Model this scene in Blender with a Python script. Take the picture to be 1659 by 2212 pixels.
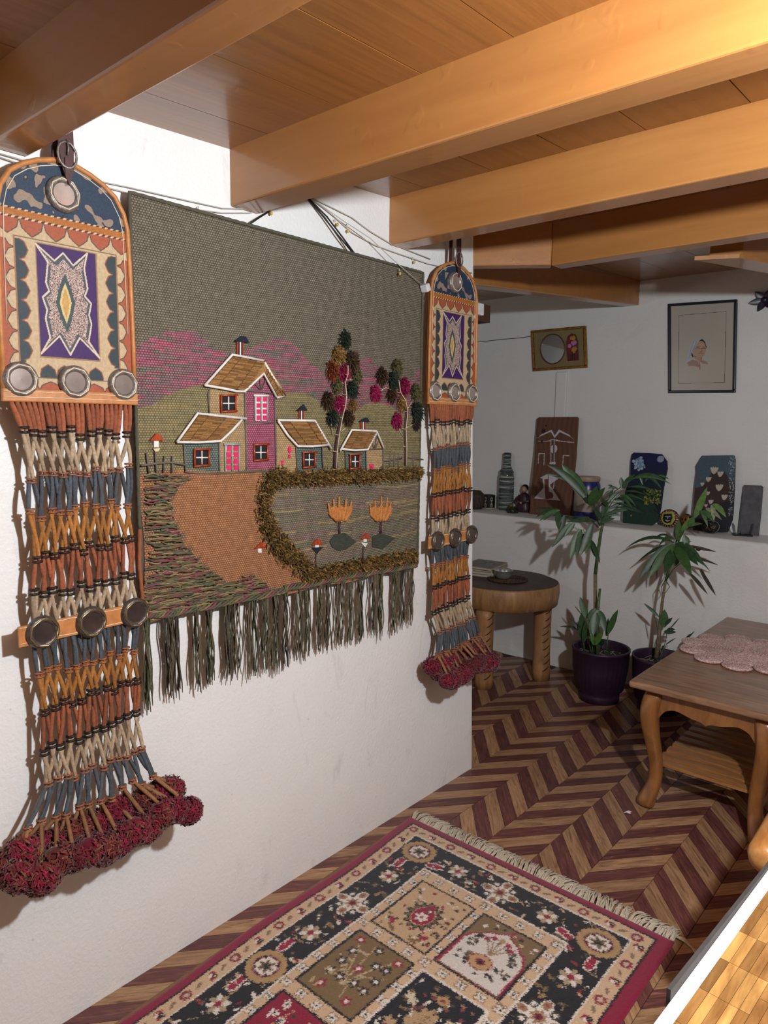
import bpy, math, random
import numpy as np
from mathutils import Vector, Matrix

for _o in list(bpy.data.objects):
    bpy.data.objects.remove(_o, do_unlink=True)
COL = bpy.context.scene.collection
SC = bpy.context.scene

# ------------------------------------------------------------------ camera (photo frame 1659 x 2212)
IW, IH, FPX = 1659.0, 2212.0, 1545.0
CAM = np.array([1.6043, 0.0, 1.45])

def _cam_axes(yaw, pit, rol):
    yaw, pit, rol = (math.radians(a) for a in (yaw, pit, rol))
    f = np.array([math.sin(yaw) * math.cos(pit), math.cos(yaw) * math.cos(pit), -math.sin(pit)])
    r = np.array([math.cos(yaw), -math.sin(yaw), 0.0])
    d = np.cross(f, r)
    c, s = math.cos(rol), math.sin(rol)
    return np.array([c * r + s * d, -s * r + c * d, f])

AX = _cam_axes(-41.03, 7.05, -0.65)
_cd = bpy.data.cameras.new('camera')
_cd.sensor_fit = 'VERTICAL'
_cd.sensor_height = 36.0
_cd.lens = FPX * 36.0 / IH
_cd.clip_start = 0.02
_co = bpy.data.objects.new('camera', _cd)
COL.objects.link(_co)
_m = Matrix.Identity(4)
for _i in range(3):
    _m[_i][0] = AX[0][_i]; _m[_i][1] = -AX[1][_i]; _m[_i][2] = -AX[2][_i]; _m[_i][3] = CAM[_i]
_co.matrix_world = _m
SC.camera = _co

# ------------------------------------------------------------------ light and exposure
SC.view_settings.view_transform = 'Standard'
SC.view_settings.look = 'None'
SC.view_settings.gamma = 1.0
SC.view_settings.exposure = 0.0
SC.view_settings.use_curve_mapping = False
_w = bpy.data.worlds.new('world'); SC.world = _w; _w.use_nodes = True
_w.node_tree.nodes['Background'].inputs[0].default_value = (0.9, 0.95, 1.0, 1)
_w.node_tree.nodes['Background'].inputs[1].default_value = 0.15
_l = bpy.data.lights.new('bulb_light', 'POINT')
_l.energy = 146.0
_l.color = (0.885, 0.945, 1.0)
_l.shadow_soft_size = 0.035
_lo = bpy.data.objects.new('bulb_light', _l)
_lo.location = (1.80, 0.80, 1.84)
COL.objects.link(_lo)
# weak lamp in the passage behind the tapestry wall
_l2 = bpy.data.lights.new('passage_light', 'POINT')
_l2.energy = 9.0
_l2.color = (0.95, 0.97, 1.0)
_l2.shadow_soft_size = 0.06
_lo2 = bpy.data.objects.new('passage_light', _l2)
_lo2.location = (-0.95, 1.2, 1.85)
COL.objects.link(_lo2)

# ------------------------------------------------------------------ photo pixel -> place helpers
def ray(px, py):
    return AX.T @ np.array([(px - IW / 2) / FPX, (py - IH / 2) / FPX, 1.0])
def onx(px, py, x=0.0):
    d = ray(px, py); return CAM + d * ((x - CAM[0]) / d[0])
def ony(px, py, y):
    d = ray(px, py); return CAM + d * ((y - CAM[1]) / d[1])
def onz(px, py, z=0.0):
    d = ray(px, py); return CAM + d * ((z - CAM[2]) / d[2])
def proj(P):
    q = AX @ (np.asarray(P, float) - CAM)
    return (FPX * q[0] / q[2] + IW / 2, FPX * q[1] / q[2] + IH / 2)

# ------------------------------------------------------------------ colours
def lin(c):
    c = np.asarray(c, float) / 255.0
    return np.where(c <= 0.04045, c / 12.92, ((c + 0.055) / 1.055) ** 2.4)
def L4(c):
    r = lin(c); return (float(r[0]), float(r[1]), float(r[2]), 1.0)

# ------------------------------------------------------------------ materials
MATS = {}
def _nt(name):
    m = bpy.data.materials.new(name); m.use_nodes = True
    nt = m.node_tree
    return m, nt, nt.nodes['Principled BSDF']
def N(nt, t, **kw):
    n = nt.nodes.new(t)
    for k, v in kw.items():
        setattr(n, k, v)
    return n
def mix(nt, a, b, fac, mode='MIX'):
    n = N(nt, 'ShaderNodeMix', data_type='RGBA', blend_type=mode)
    for sock, v in ((n.inputs[0], fac), (n.inputs[6], a), (n.inputs[7], b)):
        if hasattr(v, 'links') or hasattr(v, 'is_linked'):
            nt.links.new(v, sock)
        else:
            sock.default_value = v
    return n.outputs[2]
def ramp(nt, src, stops):
    n = N(nt, 'ShaderNodeValToRGB')
    el = n.color_ramp.elements
    while len(el) < len(stops): el.new(0.5)
    for e, (p, c) in zip(el, stops):
        e.position = p; e.color = c if len(c) == 4 else (*c, 1)
    nt.links.new(src, n.inputs[0])
    return n.outputs[0]
def coords(nt, scale=(1, 1, 1), rot=(0, 0, 0), kind='Object'):
    tc = N(nt, 'ShaderNodeTexCoord'); mp = N(nt, 'ShaderNodeMapping')
    mp.inputs['Scale'].default_value = scale
    mp.inputs['Rotation'].default_value = rot
    if kind == 'World':
        g = N(nt, 'ShaderNodeNewGeometry'); nt.links.new(g.outputs['Position'], mp.inputs[0])
    else:
        nt.links.new(tc.outputs[kind], mp.inputs[0])
    return mp.outputs[0]
def noise(nt, vec, scale, detail=3, rough=0.55, dist=0.0):
    n = N(nt, 'ShaderNodeTexNoise'); n.inputs['Scale'].default_value = scale
    n.inputs['Detail'].default_value = detail; n.inputs['Roughness'].default_value = rough
    n.inputs['Distortion'].default_value = dist
    nt.links.new(vec, n.inputs['Vector']); return n.outputs[0]
def bump(nt, b, h, strength=0.3, dist=0.002):
    n = N(nt, 'ShaderNodeBump'); n.inputs['Strength'].default_value = strength
    n.inputs['Distance'].default_value = dist
    nt.links.new(h, n.inputs['Height']); nt.links.new(n.outputs[0], b.inputs['Normal'])

def M(name, col, rough=0.6, metal=0.0, var=0.12, nscale=30.0, bmp=0.0, bscale=None, stretch=(1, 1, 1), spec=0.5, coat=0.0, rnd=0.0, hue=None):
    """plain procedural surface: base colour with a noise variation, optional bump, optional per-object variation"""
    if name in MATS: return MATS[name]
    m, nt, b = _nt(name)
    v = coords(nt, stretch, kind='World')
    n = noise(nt, v, nscale)
    c = L4(col)
    d = tuple(x * (1 - var) for x in c[:3]) + (1,)
    e = tuple(min(1, x * (1 + var)) for x in c[:3]) + (1,)
    if hue is not None: d = L4(hue)
    out = ramp(nt, n, [(0.35, d), (0.68, e)])
    if rnd:
        oi = N(nt, 'ShaderNodeObjectInfo')
        k = ramp(nt, oi.outputs['Random'], [(0, (1 - rnd,) * 3), (1, (1 + rnd * 0.4,) * 3)])
        out = mix(nt, out, k, 1.0, 'MULTIPLY')
    nt.links.new(out, b.inputs['Base Color'])
    b.inputs['Roughness'].default_value = rough
    b.inputs['Metallic'].default_value = metal
    b.inputs['Specular IOR Level'].default_value = spec
    if coat: b.inputs['Coat Weight'].default_value = coat; b.inputs['Coat Roughness'].default_value = 0.12
    if bmp:
        bump(nt, b, noise(nt, v, bscale or nscale, 4), bmp, 0.003)
    MATS[name] = m
    return m

def M_attr(name, rough=0.8, bscale=900.0, bmp=0.25, spec=0.3, var=0.15, sheen=0.0, vscale=300.0, bdist=0.0015):
    """colour comes from the painted 'Col' attribute of the mesh"""
    if name in MATS: return MATS[name]
    m, nt, b = _nt(name)
    a = N(nt, 'ShaderNodeAttribute', attribute_name='Col')
    v = coords(nt, kind='World')
    k = ramp(nt, noise(nt, v, vscale, 2), [(0.3, (1 - var,) * 3), (0.7, (1.0,) * 3)])
    out = mix(nt, a.outputs['Color'], k, 1.0, 'MULTIPLY')
    nt.links.new(out, b.inputs['Base Color'])
    b.inputs['Roughness'].default_value = rough
    b.inputs['Specular IOR Level'].default_value = spec
    if sheen: b.inputs['Sheen Weight'].default_value = sheen
    if bmp: bump(nt, b, noise(nt, v, bscale, 2), bmp, bdist)
    MATS[name] = m
    return m

def M_wood(name, c1, c2, rough=0.4, stretch=(3, 30, 30), rnd=0.25, bmp=0.08, coat=0.0, scale=3.0, kind='World', c3=None):
    if name in MATS: return MATS[name]
    m, nt, b = _nt(name)
    v = coords(nt, stretch, kind=kind)
    if rnd:
        oi = N(nt, 'ShaderNodeObjectInfo')
        ad = N(nt, 'ShaderNodeVectorMath', operation='MULTIPLY_ADD')
        cb = N(nt, 'ShaderNodeCombineXYZ')
        for i in range(3): nt.links.new(oi.outputs['Random'], cb.inputs[i])
        nt.links.new(cb.outputs[0], ad.inputs[0]); ad.inputs[1].default_value = (37, 53, 71); nt.links.new(v, ad.inputs[2])
        v = ad.outputs[0]
    n1 = noise(nt, v, scale, 5, 0.62, 0.6)
    stops = [(0.3, L4(c1)), (0.62, L4(c2))]
    if c3: stops = [(0.28, L4(c1)), (0.5, L4(c2)), (0.72, L4(c3))]
    out = ramp(nt, n1, stops)
    if rnd:
        k = ramp(nt, oi.outputs['Random'], [(0, (1 - rnd,) * 3), (1, (1 + rnd * 0.25,) * 3)])
        out = mix(nt, out, k, 1.0, 'MULTIPLY')
    nt.links.new(out, b.inputs['Base Color'])
    b.inputs['Roughness'].default_value = rough
    if coat: b.inputs['Coat Weight'].default_value = coat; b.inputs['Coat Roughness'].default_value = 0.15
    if bmp: bump(nt, b, n1, bmp, 0.003)
    MATS[name] = m
    return m

# ------------------------------------------------------------------ objects
def tag(o, label=None, cat=None, group=None, kind=None):
    if label: o['label'] = label
    if cat: o['category'] = cat
    if group: o['group'] = group
    if kind: o['kind'] = kind
    return o
def empty(name, loc, label=None, cat=None, group=None):
    o = bpy.data.objects.new(name, None); COL.objects.link(o)
    o.location = tuple(float(v) for v in loc); o.empty_display_size = 0.05
    return tag(o, label, cat, group)
def ofs(o):
    p = Vector((0, 0, 0))
    while o is not None:
        p += o.location; o = o.parent
    return p
def link(name, me, parent=None, loc=None, mat=None):
    o = bpy.data.objects.new(name, me); COL.objects.link(o)
    if mat is not None and not me.materials: me.materials.append(mat)
    L = Vector(loc) if loc is not None else Vector((0, 0, 0))
    if parent is not None:
        o.parent = parent; o.location = L - ofs(parent)
    else:
        o.location = L
    return o

class MB:
    """collects shapes (world coordinates) for one mesh object"""
    def __init__(s): s.v = []; s.f = []; s.c = None
    def add(s, v, f):
        n = len(s.v); s.v.extend([tuple(float(a) for a in p) for p in v]); s.f.extend([tuple(i + n for i in q) for q in f]); return s
    def box(s, a, b, M4=None):
        (x0, y0, z0), (x1, y1, z1) = a, b
        v = [(x0, y0, z0), (x1, y0, z0), (x1, y1, z0), (x0, y1, z0), (x0, y0, z1), (x1, y0, z1), (x1, y1, z1), (x0, y1, z1)]
        if M4 is not None: v = [tuple(M4 @ Vector(p)) for p in v]
        return s.add(v, [(3, 2, 1, 0), (4, 5, 6, 7), (0, 1, 5, 4), (1, 2, 6, 5), (2, 3, 7, 6), (3, 0, 4, 7)])
    def hexa(s, lo, hi):
        """8-corner solid from a lower and an upper quad"""
        return s.add(list(lo) + list(hi), [(3, 2, 1, 0), (4, 5, 6, 7), (0, 1, 5, 4), (1, 2, 6, 5), (2, 3, 7, 6), (3, 0, 4, 7)])
    def tube(s, pts, r, n=6, cap=True, flat=None):
        pts = [Vector(tuple(float(a) for a in p)) for p in pts]
        k = len(pts)
        rr = r if hasattr(r, '__len__') else [r] * k
        v = []; up = None
        for i, p in enumerate(pts):
            t = (pts[min(i + 1, k - 1)] - pts[max(i - 1, 0)])
            t = t.normalized() if t.length > 1e-9 else Vector((0, 0, 1))
            if up is None:
                up = Vector((0, 0, 1)) if abs(t.z) < 0.9 else Vector((1, 0, 0))
            a = t.cross(up); a = a.normalized() if a.length > 1e-6 else t.orthogonal().normalized()
            b = a.cross(t).normalized(); up = b
            for j in range(n):
                w = 2 * math.pi * j / n
                v.append(p + a * (math.cos(w) * rr[i]) + b * (math.sin(w) * rr[i]))
        f = []
        for i in range(k - 1):
            for j in range(n):
                q = (j + 1) % n
                f.append((i * n + j, i * n + q, (i + 1) * n + q, (i + 1) * n + j))
        if cap:
            f.append(tuple(range(n - 1, -1, -1))); f.append(tuple((k - 1) * n + j for j in range(n)))
        return s.add(v, f)
    def lathe(s, prof, c=(0, 0, 0), n=32, M4=None, wob=None, cap=False):
        v = []; f = []; k = len(prof)
        for i, (r, z) in enumerate(prof):
            for j in range(n):
                w = 2 * math.pi * j / n
                q = r * (wob(w, z) if wob else 1)
                p = Vector((q * math.cos(w), q * math.sin(w), z))
                if M4 is not None: p = M4 @ p
                v.append(p + Vector(c))
        for i in range(k - 1):
            for j in range(n):
                q = (j + 1) % n
                f.append((i * n + j, i * n + q, (i + 1) * n + q, (i + 1) * n + j))
        if cap:
            f.append(tuple(range(n - 1, -1, -1))); f.append(tuple((k - 1) * n + j for j in range(n)))
        return s.add(v, f)
    def prism(s, poly, fn, d0, d1):
        """poly of 2D points extruded between depths d0,d1; fn(u,v,d)->xyz"""
        n = len(poly)
        v = [fn(u, w, d0) for u, w in poly] + [fn(u, w, d1) for u, w in poly]
        f = [tuple(range(n - 1, -1, -1)), tuple(range(n, 2 * n))]
        f += [(i, (i + 1) % n, n + (i + 1) % n, n + i) for i in range(n)]
        return s.add(v, f)
    def sphere(s, c, r, n=10, m=7, M4=None):
        prof = [(max(1e-4, math.sin(math.pi * i / m)), -math.cos(math.pi * i / m)) for i in range(m + 1)]
        rx, ry, rz = r if hasattr(r, '__len__') else (r, r, r)
        S = Matrix.Diagonal((rx, ry, rz, 1))
        return s.lathe(prof, c, n, (M4 @ S) if M4 is not None else S)
    def mesh(s, name, mat=None, smooth=False):
        me = bpy.data.meshes.new(name)
        me.from_pydata(s.v, [], s.f); me.validate()
        if smooth: me.polygons.foreach_set('use_smooth', [True] * len(me.polygons))
        if mat is not None: me.materials.append(mat)
        return me
    def make(s, name, mat, parent=None, smooth=False, fix=False):
        me = s.mesh(name, mat, smooth)
        if fix: fixn(me)
        return link(name, me, parent)
def fixn(me):
    import bmesh
    bm = bmesh.new(); bm.from_mesh(me); bmesh.ops.recalc_face_normals(bm, faces=bm.faces); bm.to_mesh(me); bm.free()
def bevel(o, w=0.004, seg=2):
    m = o.modifiers.new('bevel', 'BEVEL'); m.width = w; m.segments = seg; m.limit_method = 'ANGLE'; m.angle_limit = math.radians(35)
    return o

# ------------------------------------------------------------------ painted grids (woven / painted colours stored on the mesh)
class Canvas:
    def __init__(s, x0, y0, x1, y1, res, bg):
        s.x = np.arange(x0, x1 + res * 0.5, res); s.y = np.arange(y0, y1 + res * 0.5, res)
        s.X, s.Y = np.meshgrid(s.x, s.y)
        s.c = np.zeros(s.X.shape + (3,)); s.c[:] = lin(bg)
        s.rng = np.random.default_rng(7)
    def _bb(s, x0, x1, y0, y1):
        i0 = max(0, np.searchsorted(s.x, x0)); i1 = min(len(s.x), np.searchsorted(s.x, x1, 'right'))
        j0 = max(0, np.searchsorted(s.y, y0)); j1 = min(len(s.y), np.searchsorted(s.y, y1, 'right'))
        return slice(j0, j1), slice(i0, i1)
    def mask_poly(s, pts):
        pts = np.asarray(pts, float)
        J, I = s._bb(pts[:, 0].min(), pts[:, 0].max(), pts[:, 1].min(), pts[:, 1].max())
        X = s.X[J, I]; Y = s.Y[J, I]; m = np.zeros(X.shape, bool)
        n = len(pts); k = n - 1
        for i in range(n):
            xi, yi = pts[i]; xj, yj = pts[k]
            if yi != yj:
                m ^= ((yi > Y) != (yj > Y)) & (X < (xj - xi) * (Y - yi) / (yj - yi) + xi)
            k = i
        return J, I, m
    def poly(s, pts, col, jit=0.0):
        J, I, m = s.mask_poly(pts); s._put(J, I, m, col, jit)
    def _put(s, J, I, m, col, jit=0.0):
        c = s.c[J, I]
        c[m] = lin(col) if not jit else lin(col) * (1 + s.rng.uniform(-jit, jit, (int(m.sum()), 1)))
        s.c[J, I] = c
    def ell(s, cx, cy, rx, ry=None, col=(0, 0, 0), rot=0.0, pet=0, amp=0.0, ph=0.0):
        ry = ry or rx; R = max(rx, ry) * (1 + abs(amp))
        J, I = s._bb(cx - R, cx + R, cy - R, cy + R)
        dx = s.X[J, I] - cx; dy = s.Y[J, I] - cy
        c_, s_ = math.cos(rot), math.sin(rot)
        u = (dx * c_ + dy * s_) / rx; v = (-dx * s_ + dy * c_) / ry
        q = np.hypot(u, v)
        if pet: q = q / (1 + amp * np.cos(pet * (np.arctan2(v, u) - ph)))
        s._put(J, I, q <= 1, col)
    def line(s, pts, w, col, closed=False):
        pts = [tuple(p) for p in pts]
        if closed: pts = pts + [pts[0]]
        for (xa, ya), (xb, yb) in zip(pts[:-1], pts[1:]):
            J, I = s._bb(min(xa, xb) - w, max(xa, xb) + w, min(ya, yb) - w, max(ya, yb) + w)
            X = s.X[J, I]; Y = s.Y[J, I]; dx, dy = xb - xa, yb - ya; L2 = dx * dx + dy * dy + 1e-12
            t = np.clip(((X - xa) * dx + (Y - ya) * dy) / L2, 0, 1)
            s._put(J, I, np.hypot(X - xa - t * dx, Y - ya - t * dy) <= w / 2, col)
    def rect(s, x0, y0, x1, y1, col):
        J, I = s._bb(x0, x1, y0, y1); s.c[J, I] = lin(col)
def grid_obj(name, cv, place, mat, parent=None, mask=None, smooth=True):
    ny, nx = cv.X.shape
    P = place(cv.X.ravel(), cv.Y.ravel())
    co = np.stack(P, 1).astype(np.float32)
    idx = np.arange(nx * ny).reshape(ny, nx)
    q = np.stack([idx[:-1, :-1], idx[:-1, 1:], idx[1:, 1:], idx[1:, :-1]], -1).reshape(-1, 4)
    if mask is not None:
        k = (mask[:-1, :-1] & mask[:-1, 1:] & mask[1:, 1:] & mask[1:, :-1]).ravel()
        q = q[k]
    used = np.zeros(nx * ny, bool); used[q.ravel()] = True
    re = np.cumsum(used) - 1
    co = co[used]; q = re[q]; col = cv.c.reshape(-1, 3)[used]
    me = bpy.data.meshes.new(name)
    me.vertices.add(len(co)); me.vertices.foreach_set('co', co.ravel())
    me.loops.add(q.size); me.loops.foreach_set('vertex_index', q.ravel().astype(np.int32))
    me.polygons.add(len(q)); me.polygons.foreach_set('loop_start', np.arange(0, q.size, 4, dtype=np.int32))
    me.polygons.foreach_set('loop_total', np.full(len(q), 4, np.int32))
    me.update(calc_edges=True)
    if smooth: me.polygons.foreach_set('use_smooth', np.ones(len(q), bool))
    a = me.color_attributes.new('Col', 'FLOAT_COLOR', 'POINT')
    a.data.foreach_set('color', np.concatenate([col, np.ones((len(col), 1))], 1).astype(np.float32).ravel())
    me.materials.append(mat)
    return link(name, me, parent)
# ================================================================== the room
def zc(y): return 2.105 + 0.043 * y          # ceiling boards
def zb(y): return 1.972 + 0.034 * y          # underside of the beams
XR, YF, YB, YL, XL, YE = 2.9, -1.7, 4.18, 3.86, -1.75, 2.44
LEDGE = 0.885

def wall_material(name, base, rough, stains=0.5, warm=None):
    m, nt, b = _nt(name)
    v = coords(nt, kind='World')
    n1 = noise(nt, v, 1.7, 4, 0.6)
    c = ramp(nt, n1, [(0.35, L4(base)), (0.62, L4([x - 5 for x in base])), (0.75, L4([base[0] - 9, base[1] - 11, base[2] - 12]))])
    # grey scuffs with a shape of their own
    v2 = coords(nt, (1, 3.4, 1.3), rot=(0.35, 0, 0), kind='World')
    s = noise(nt, v2, 2.6, 5, 0.7, 1.2)
    sm = ramp(nt, s, [(0.60, (0, 0, 0)), (0.74, (stains,) * 3)])
    c = mix(nt, c, L4((168, 166, 164)), sm)
    v3 = coords(nt, (1, 1, 1), kind='World')
    sp = noise(nt, v3, 46, 1, 0.3)
    spm = ramp(nt, sp, [(0.80, (0, 0, 0)), (0.83, (stains,) * 3)])
    c = mix(nt, c, L4((96, 92, 92)), spm)
    nt.links.new(c, b.inputs['Base Color'])
    b.inputs['Roughness'].default_value = rough
    b.inputs['Specular IOR Level'].default_value = 0.35
    h = N(nt, 'ShaderNodeMath', operation='ADD')
    nt.links.new(noise(nt, v, 5.0, 3, 0.5), h.inputs[0]); nt.links.new(noise(nt, v, 90.0, 3, 0.6), h.inputs[1])
    bump(nt, b, h.outputs[0], 0.35, 0.006)
    return m
WALLM = wall_material('white_limewash', (236, 235, 232), 0.45, 0.28)
WALLB = wall_material('white_plaster', (228, 228, 225), 0.55, 0.12)

# ceiling paint: varnished boards, warm orange brown
def painted_wood(name, a, b_, stretch, rough, bm):
    m, nt, b = _nt(name)
    v = coords(nt, stretch, kind='World')
    n = noise(nt, v, 2.2, 5, 0.6, 0.3)
    oi = N(nt, 'ShaderNodeObjectInfo')
    c = ramp(nt, n, [(0.3, L4(a)), (0.68, L4(b_))])
    c = mix(nt, c, ramp(nt, oi.outputs['Random'], [(0, (0.9,) * 3), (1, (1.05,) * 3)]), 1.0, 'MULTIPLY')
    nt.links.new(c, b.inputs['Base Color'])
    b.inputs['Roughness'].default_value = rough
    b.inputs['Coat Weight'].default_value = 0.35; b.inputs['Coat Roughness'].default_value = 0.1
    h = N(nt, 'ShaderNodeMath', operation='MULTIPLY_ADD')
    v2 = coords(nt, kind='World')
    blob = ramp(nt, noise(nt, v2, 21, 2, 0.4), [(0.66, (0, 0, 0)), (0.74, (1, 1, 1))])
    nt.links.new(blob, h.inputs[0]); h.inputs[1].default_value = 0.7
    nt.links.new(n, h.inputs[2])
    bump(nt, b, h.outputs[0], bm, 0.0022)
    return m
BEAMM = painted_wood('varnished_beam', (166, 110, 58), (178, 122, 66), (0.9, 9, 9), 0.3, 0.22)
BOARDM = painted_wood('varnished_board', (128, 80, 38), (152, 98, 48), (18, 0.8, 4), 0.28, 0.25)

# ---- walls
def sbox(name, a, b, mat, label=None, parent=None):
    o = MB().box(a, b).make(name, mat, parent)
    return tag(o, label, None, None, 'structure') if parent is None else o
wl = MB().hexa([(-0.12, YF, -0.02), (0, YF, -0.02), (0, YE, -0.02), (-0.12, YE, -0.02)],
               [(-0.12, YF, 2.4), (0, YF, 2.4), (0, YE - 0.10, 2.4), (-0.12, YE - 0.10, 2.4)]).make('wall_left', WALLM)
tag(wl, 'bright white limewashed wall behind the woven tapestry', kind='structure'); bevel(wl, 0.012, 3)
wbl = MB().box((XL, YL, -0.02), (XR, YB, LEDGE)).make('wall_back_lower', WALLB)
tag(wbl, 'lower part of the back wall with a deep ledge on top', kind='structure'); bevel(wbl, 0.016, 3)
wbu = MB().box((XL, YB, -0.02), (XR, YB + 0.1, 2.5)).make('wall_back', WALLB)
tag(wbu, 'white back wall carrying the two framed pictures', kind='structure')
WALLD = wall_material('clay_plaster', (132, 118, 104), 0.7, 0.1)
sbox('wall_right', (XR, YF, -0.02), (XR + 0.1, YB + 0.1, 2.5), WALLD, 'clay coloured wall on the lamp side of the room')
sbox('wall_front', (XL, YF - 0.1, -0.02), (XR, YF, 2.5), WALLD, 'clay coloured wall opposite the ledge wall')
sbox('wall_recess', (XL - 0.1, YF, -0.02), (XL, YB, 2.5), WALLB, 'white wall closing the alcove behind the tapestry wall')
# plaster pipe casing and crack on the back wall
c0 = ony(1204, 800, YB); c1 = ony(1223, 900, YB)
tr = MB().box((c0[0], YB - 0.018, LEDGE), (c1[0], YB, 1.785)).make('trim_1', WALLB)
tag(tr, 'narrow white vertical pipe casing below the oval mirror frame', kind='structure'); bevel(tr, 0.006)
pa = [ony(a, b, YB - 0.001) for a, b in ((1027, 739), (1060, 736), (1085, 733), (1112, 731), (1146, 727))]
MB().tube(pa, 0.0022, 4).make('crack', M('crack_dark', (70, 68, 66), 0.9), wbu)

# ---- ceiling boards
ceil = MB().hexa([(XL, YF, zc(YF) + 0.03), (XR, YF, zc(YF) + 0.03), (XR, YB + .1, zc(YB) + 0.03), (XL, YB + .1, zc(YB) + 0.03)],
                 [(XL, YF, zc(YF) + 0.09), (XR, YF, zc(YF) + 0.09), (XR, YB + .1, zc(YB) + 0.09), (XL, YB + .1, zc(YB) + 0.09)]).make('ceiling', M('joint_dark', (60, 36, 20), 0.8))
tag(ceil, 'low ceiling of varnished orange brown boards between beams', kind='structure')
x = XL
random.seed(3)
xs = [-1.75, -1.52, -1.28, -1.05, -0.81, -0.57, -0.33, -0.085, 0.155, 0.398, 0.635, 0.85, 1.09, 1.33, 1.57, 1.81, 2.05, 2.29, 2.53, 2.72, 2.9]
for xa, xb in zip(xs[:-1], xs[1:]):
    g = 0.0012; e = random.uniform(-0.0003, 0.0003)
    MB().hexa([(xa + g, YF, zc(YF) + e), (xb - g, YF, zc(YF) + e), (xb - g, YB + .05, zc(YB) + e), (xa + g, YB + .05, zc(YB) + e)],
              [(xa + g, YF, zc(YF) + 0.03), (xb - g, YF, zc(YF) + 0.03), (xb - g, YB + .05, zc(YB) + 0.03), (xa + g, YB + .05, zc(YB) + 0.03)]).make('ceiling_board', BOARDM, ceil)

# ---- beams
def beam(label, A, B, wid, z0a, z0b, top=None):
    """A,B: (x,y) of the near lower edge; wid: vector to the far lower edge"""
    (ax, ay), (bx, by), (wx, wy) = A, B, wid
    zt = lambda y: (zc(y) + 0.004) if top is None else top
    q = [(ax, ay), (bx, by), (bx + wx, by + wy), (ax + wx, ay + wy)]
    zl = [z0a, z0b, z0b, z0a]
    o = MB().hexa([(p[0], p[1], z) for p, z in zip(q, zl)], [(p[0], p[1], zt(p[1])) for p in q]).make('ceiling_beam', BEAMM, fix=True)
    bevel(o, 0.005, 2)
    return tag(o, label, 'beam', None, 'structure')
beam('dark shaded ceiling beam above the buckled leather strap', (0.0, 0.615), (XR, 0.615), (0, 0.078), zb(0.65), zb(0.65))
beam('brightly lit orange ceiling beam over the middle of the tapestry', (0.0, 1.213), (XR, 1.218), (0, 0.092), zb(1.2), zb(1.2))
beam('orange ceiling beam ending over the right end of the tapestry', (0.0, 1.852), (XR, 1.838), (0, 0.085), zb(1.85), zb(1.85))
beam('half shadowed long ceiling beam nearest the pictures', (0.222, 2.543), (XR, 2.50), (0, 0.078), 2.055, 2.055)
beam('short skewed beam piece resting on the end of the tapestry wall', (-0.03, 2.352), (0.222, 2.548), (-0.03, 0.05), 2.055, 2.058)
beam('slanting beam running to the back wall beside the mirror frame', (-0.233, 2.70), (-0.090, YB), (-0.085, 0.008), 2.06, 2.148)
d6 = np.array([0.137, 0.416]) / 0.438
p0 = np.array([0.667, 2.803]); p1 = np.array([0.804, 2.864])
L6 = 1.42
o = MB().hexa([(*p0, 2.06), (*p1, 2.06), (*(p1 + d6 * L6), 2.075), (*(p0 + d6 * L6), 2.075)],
              [(*p0, 2.074), (*p1, 2.074), (*(p1 + d6 * L6), 2.089), (*(p0 + d6 * L6), 2.089)]).make('ceiling_beam', BEAMM, fix=True)
tag(o, 'thin board fixed under a joist above the framed portrait', 'beam', None, 'structure')
q0 = p0 + d6 * 0.05 + np.array([.02, 0]); q1 = p1 + d6 * 0.05 - np.array([.02, 0])
beam('joist carrying the thin board above the framed portrait', tuple(q0), tuple(q0 + d6 * 1.36), tuple(q1 - q0), 2.0745, 2.088)
# plastered block and dark wooden stub at the top of the wall end
s0 = ony(1037, 655, 2.6); s1 = ony(1037, 693, 2.6)
o = MB().box((s0[0] - .10, 2.60, s1[2]), (s0[0], 2.68, s0[2])).make('trim_2', M('old_dark_wood', (74, 48, 32), .7)); tag(o, 'dark wooden stub sticking out behind the wall end', kind='structure')

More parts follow.
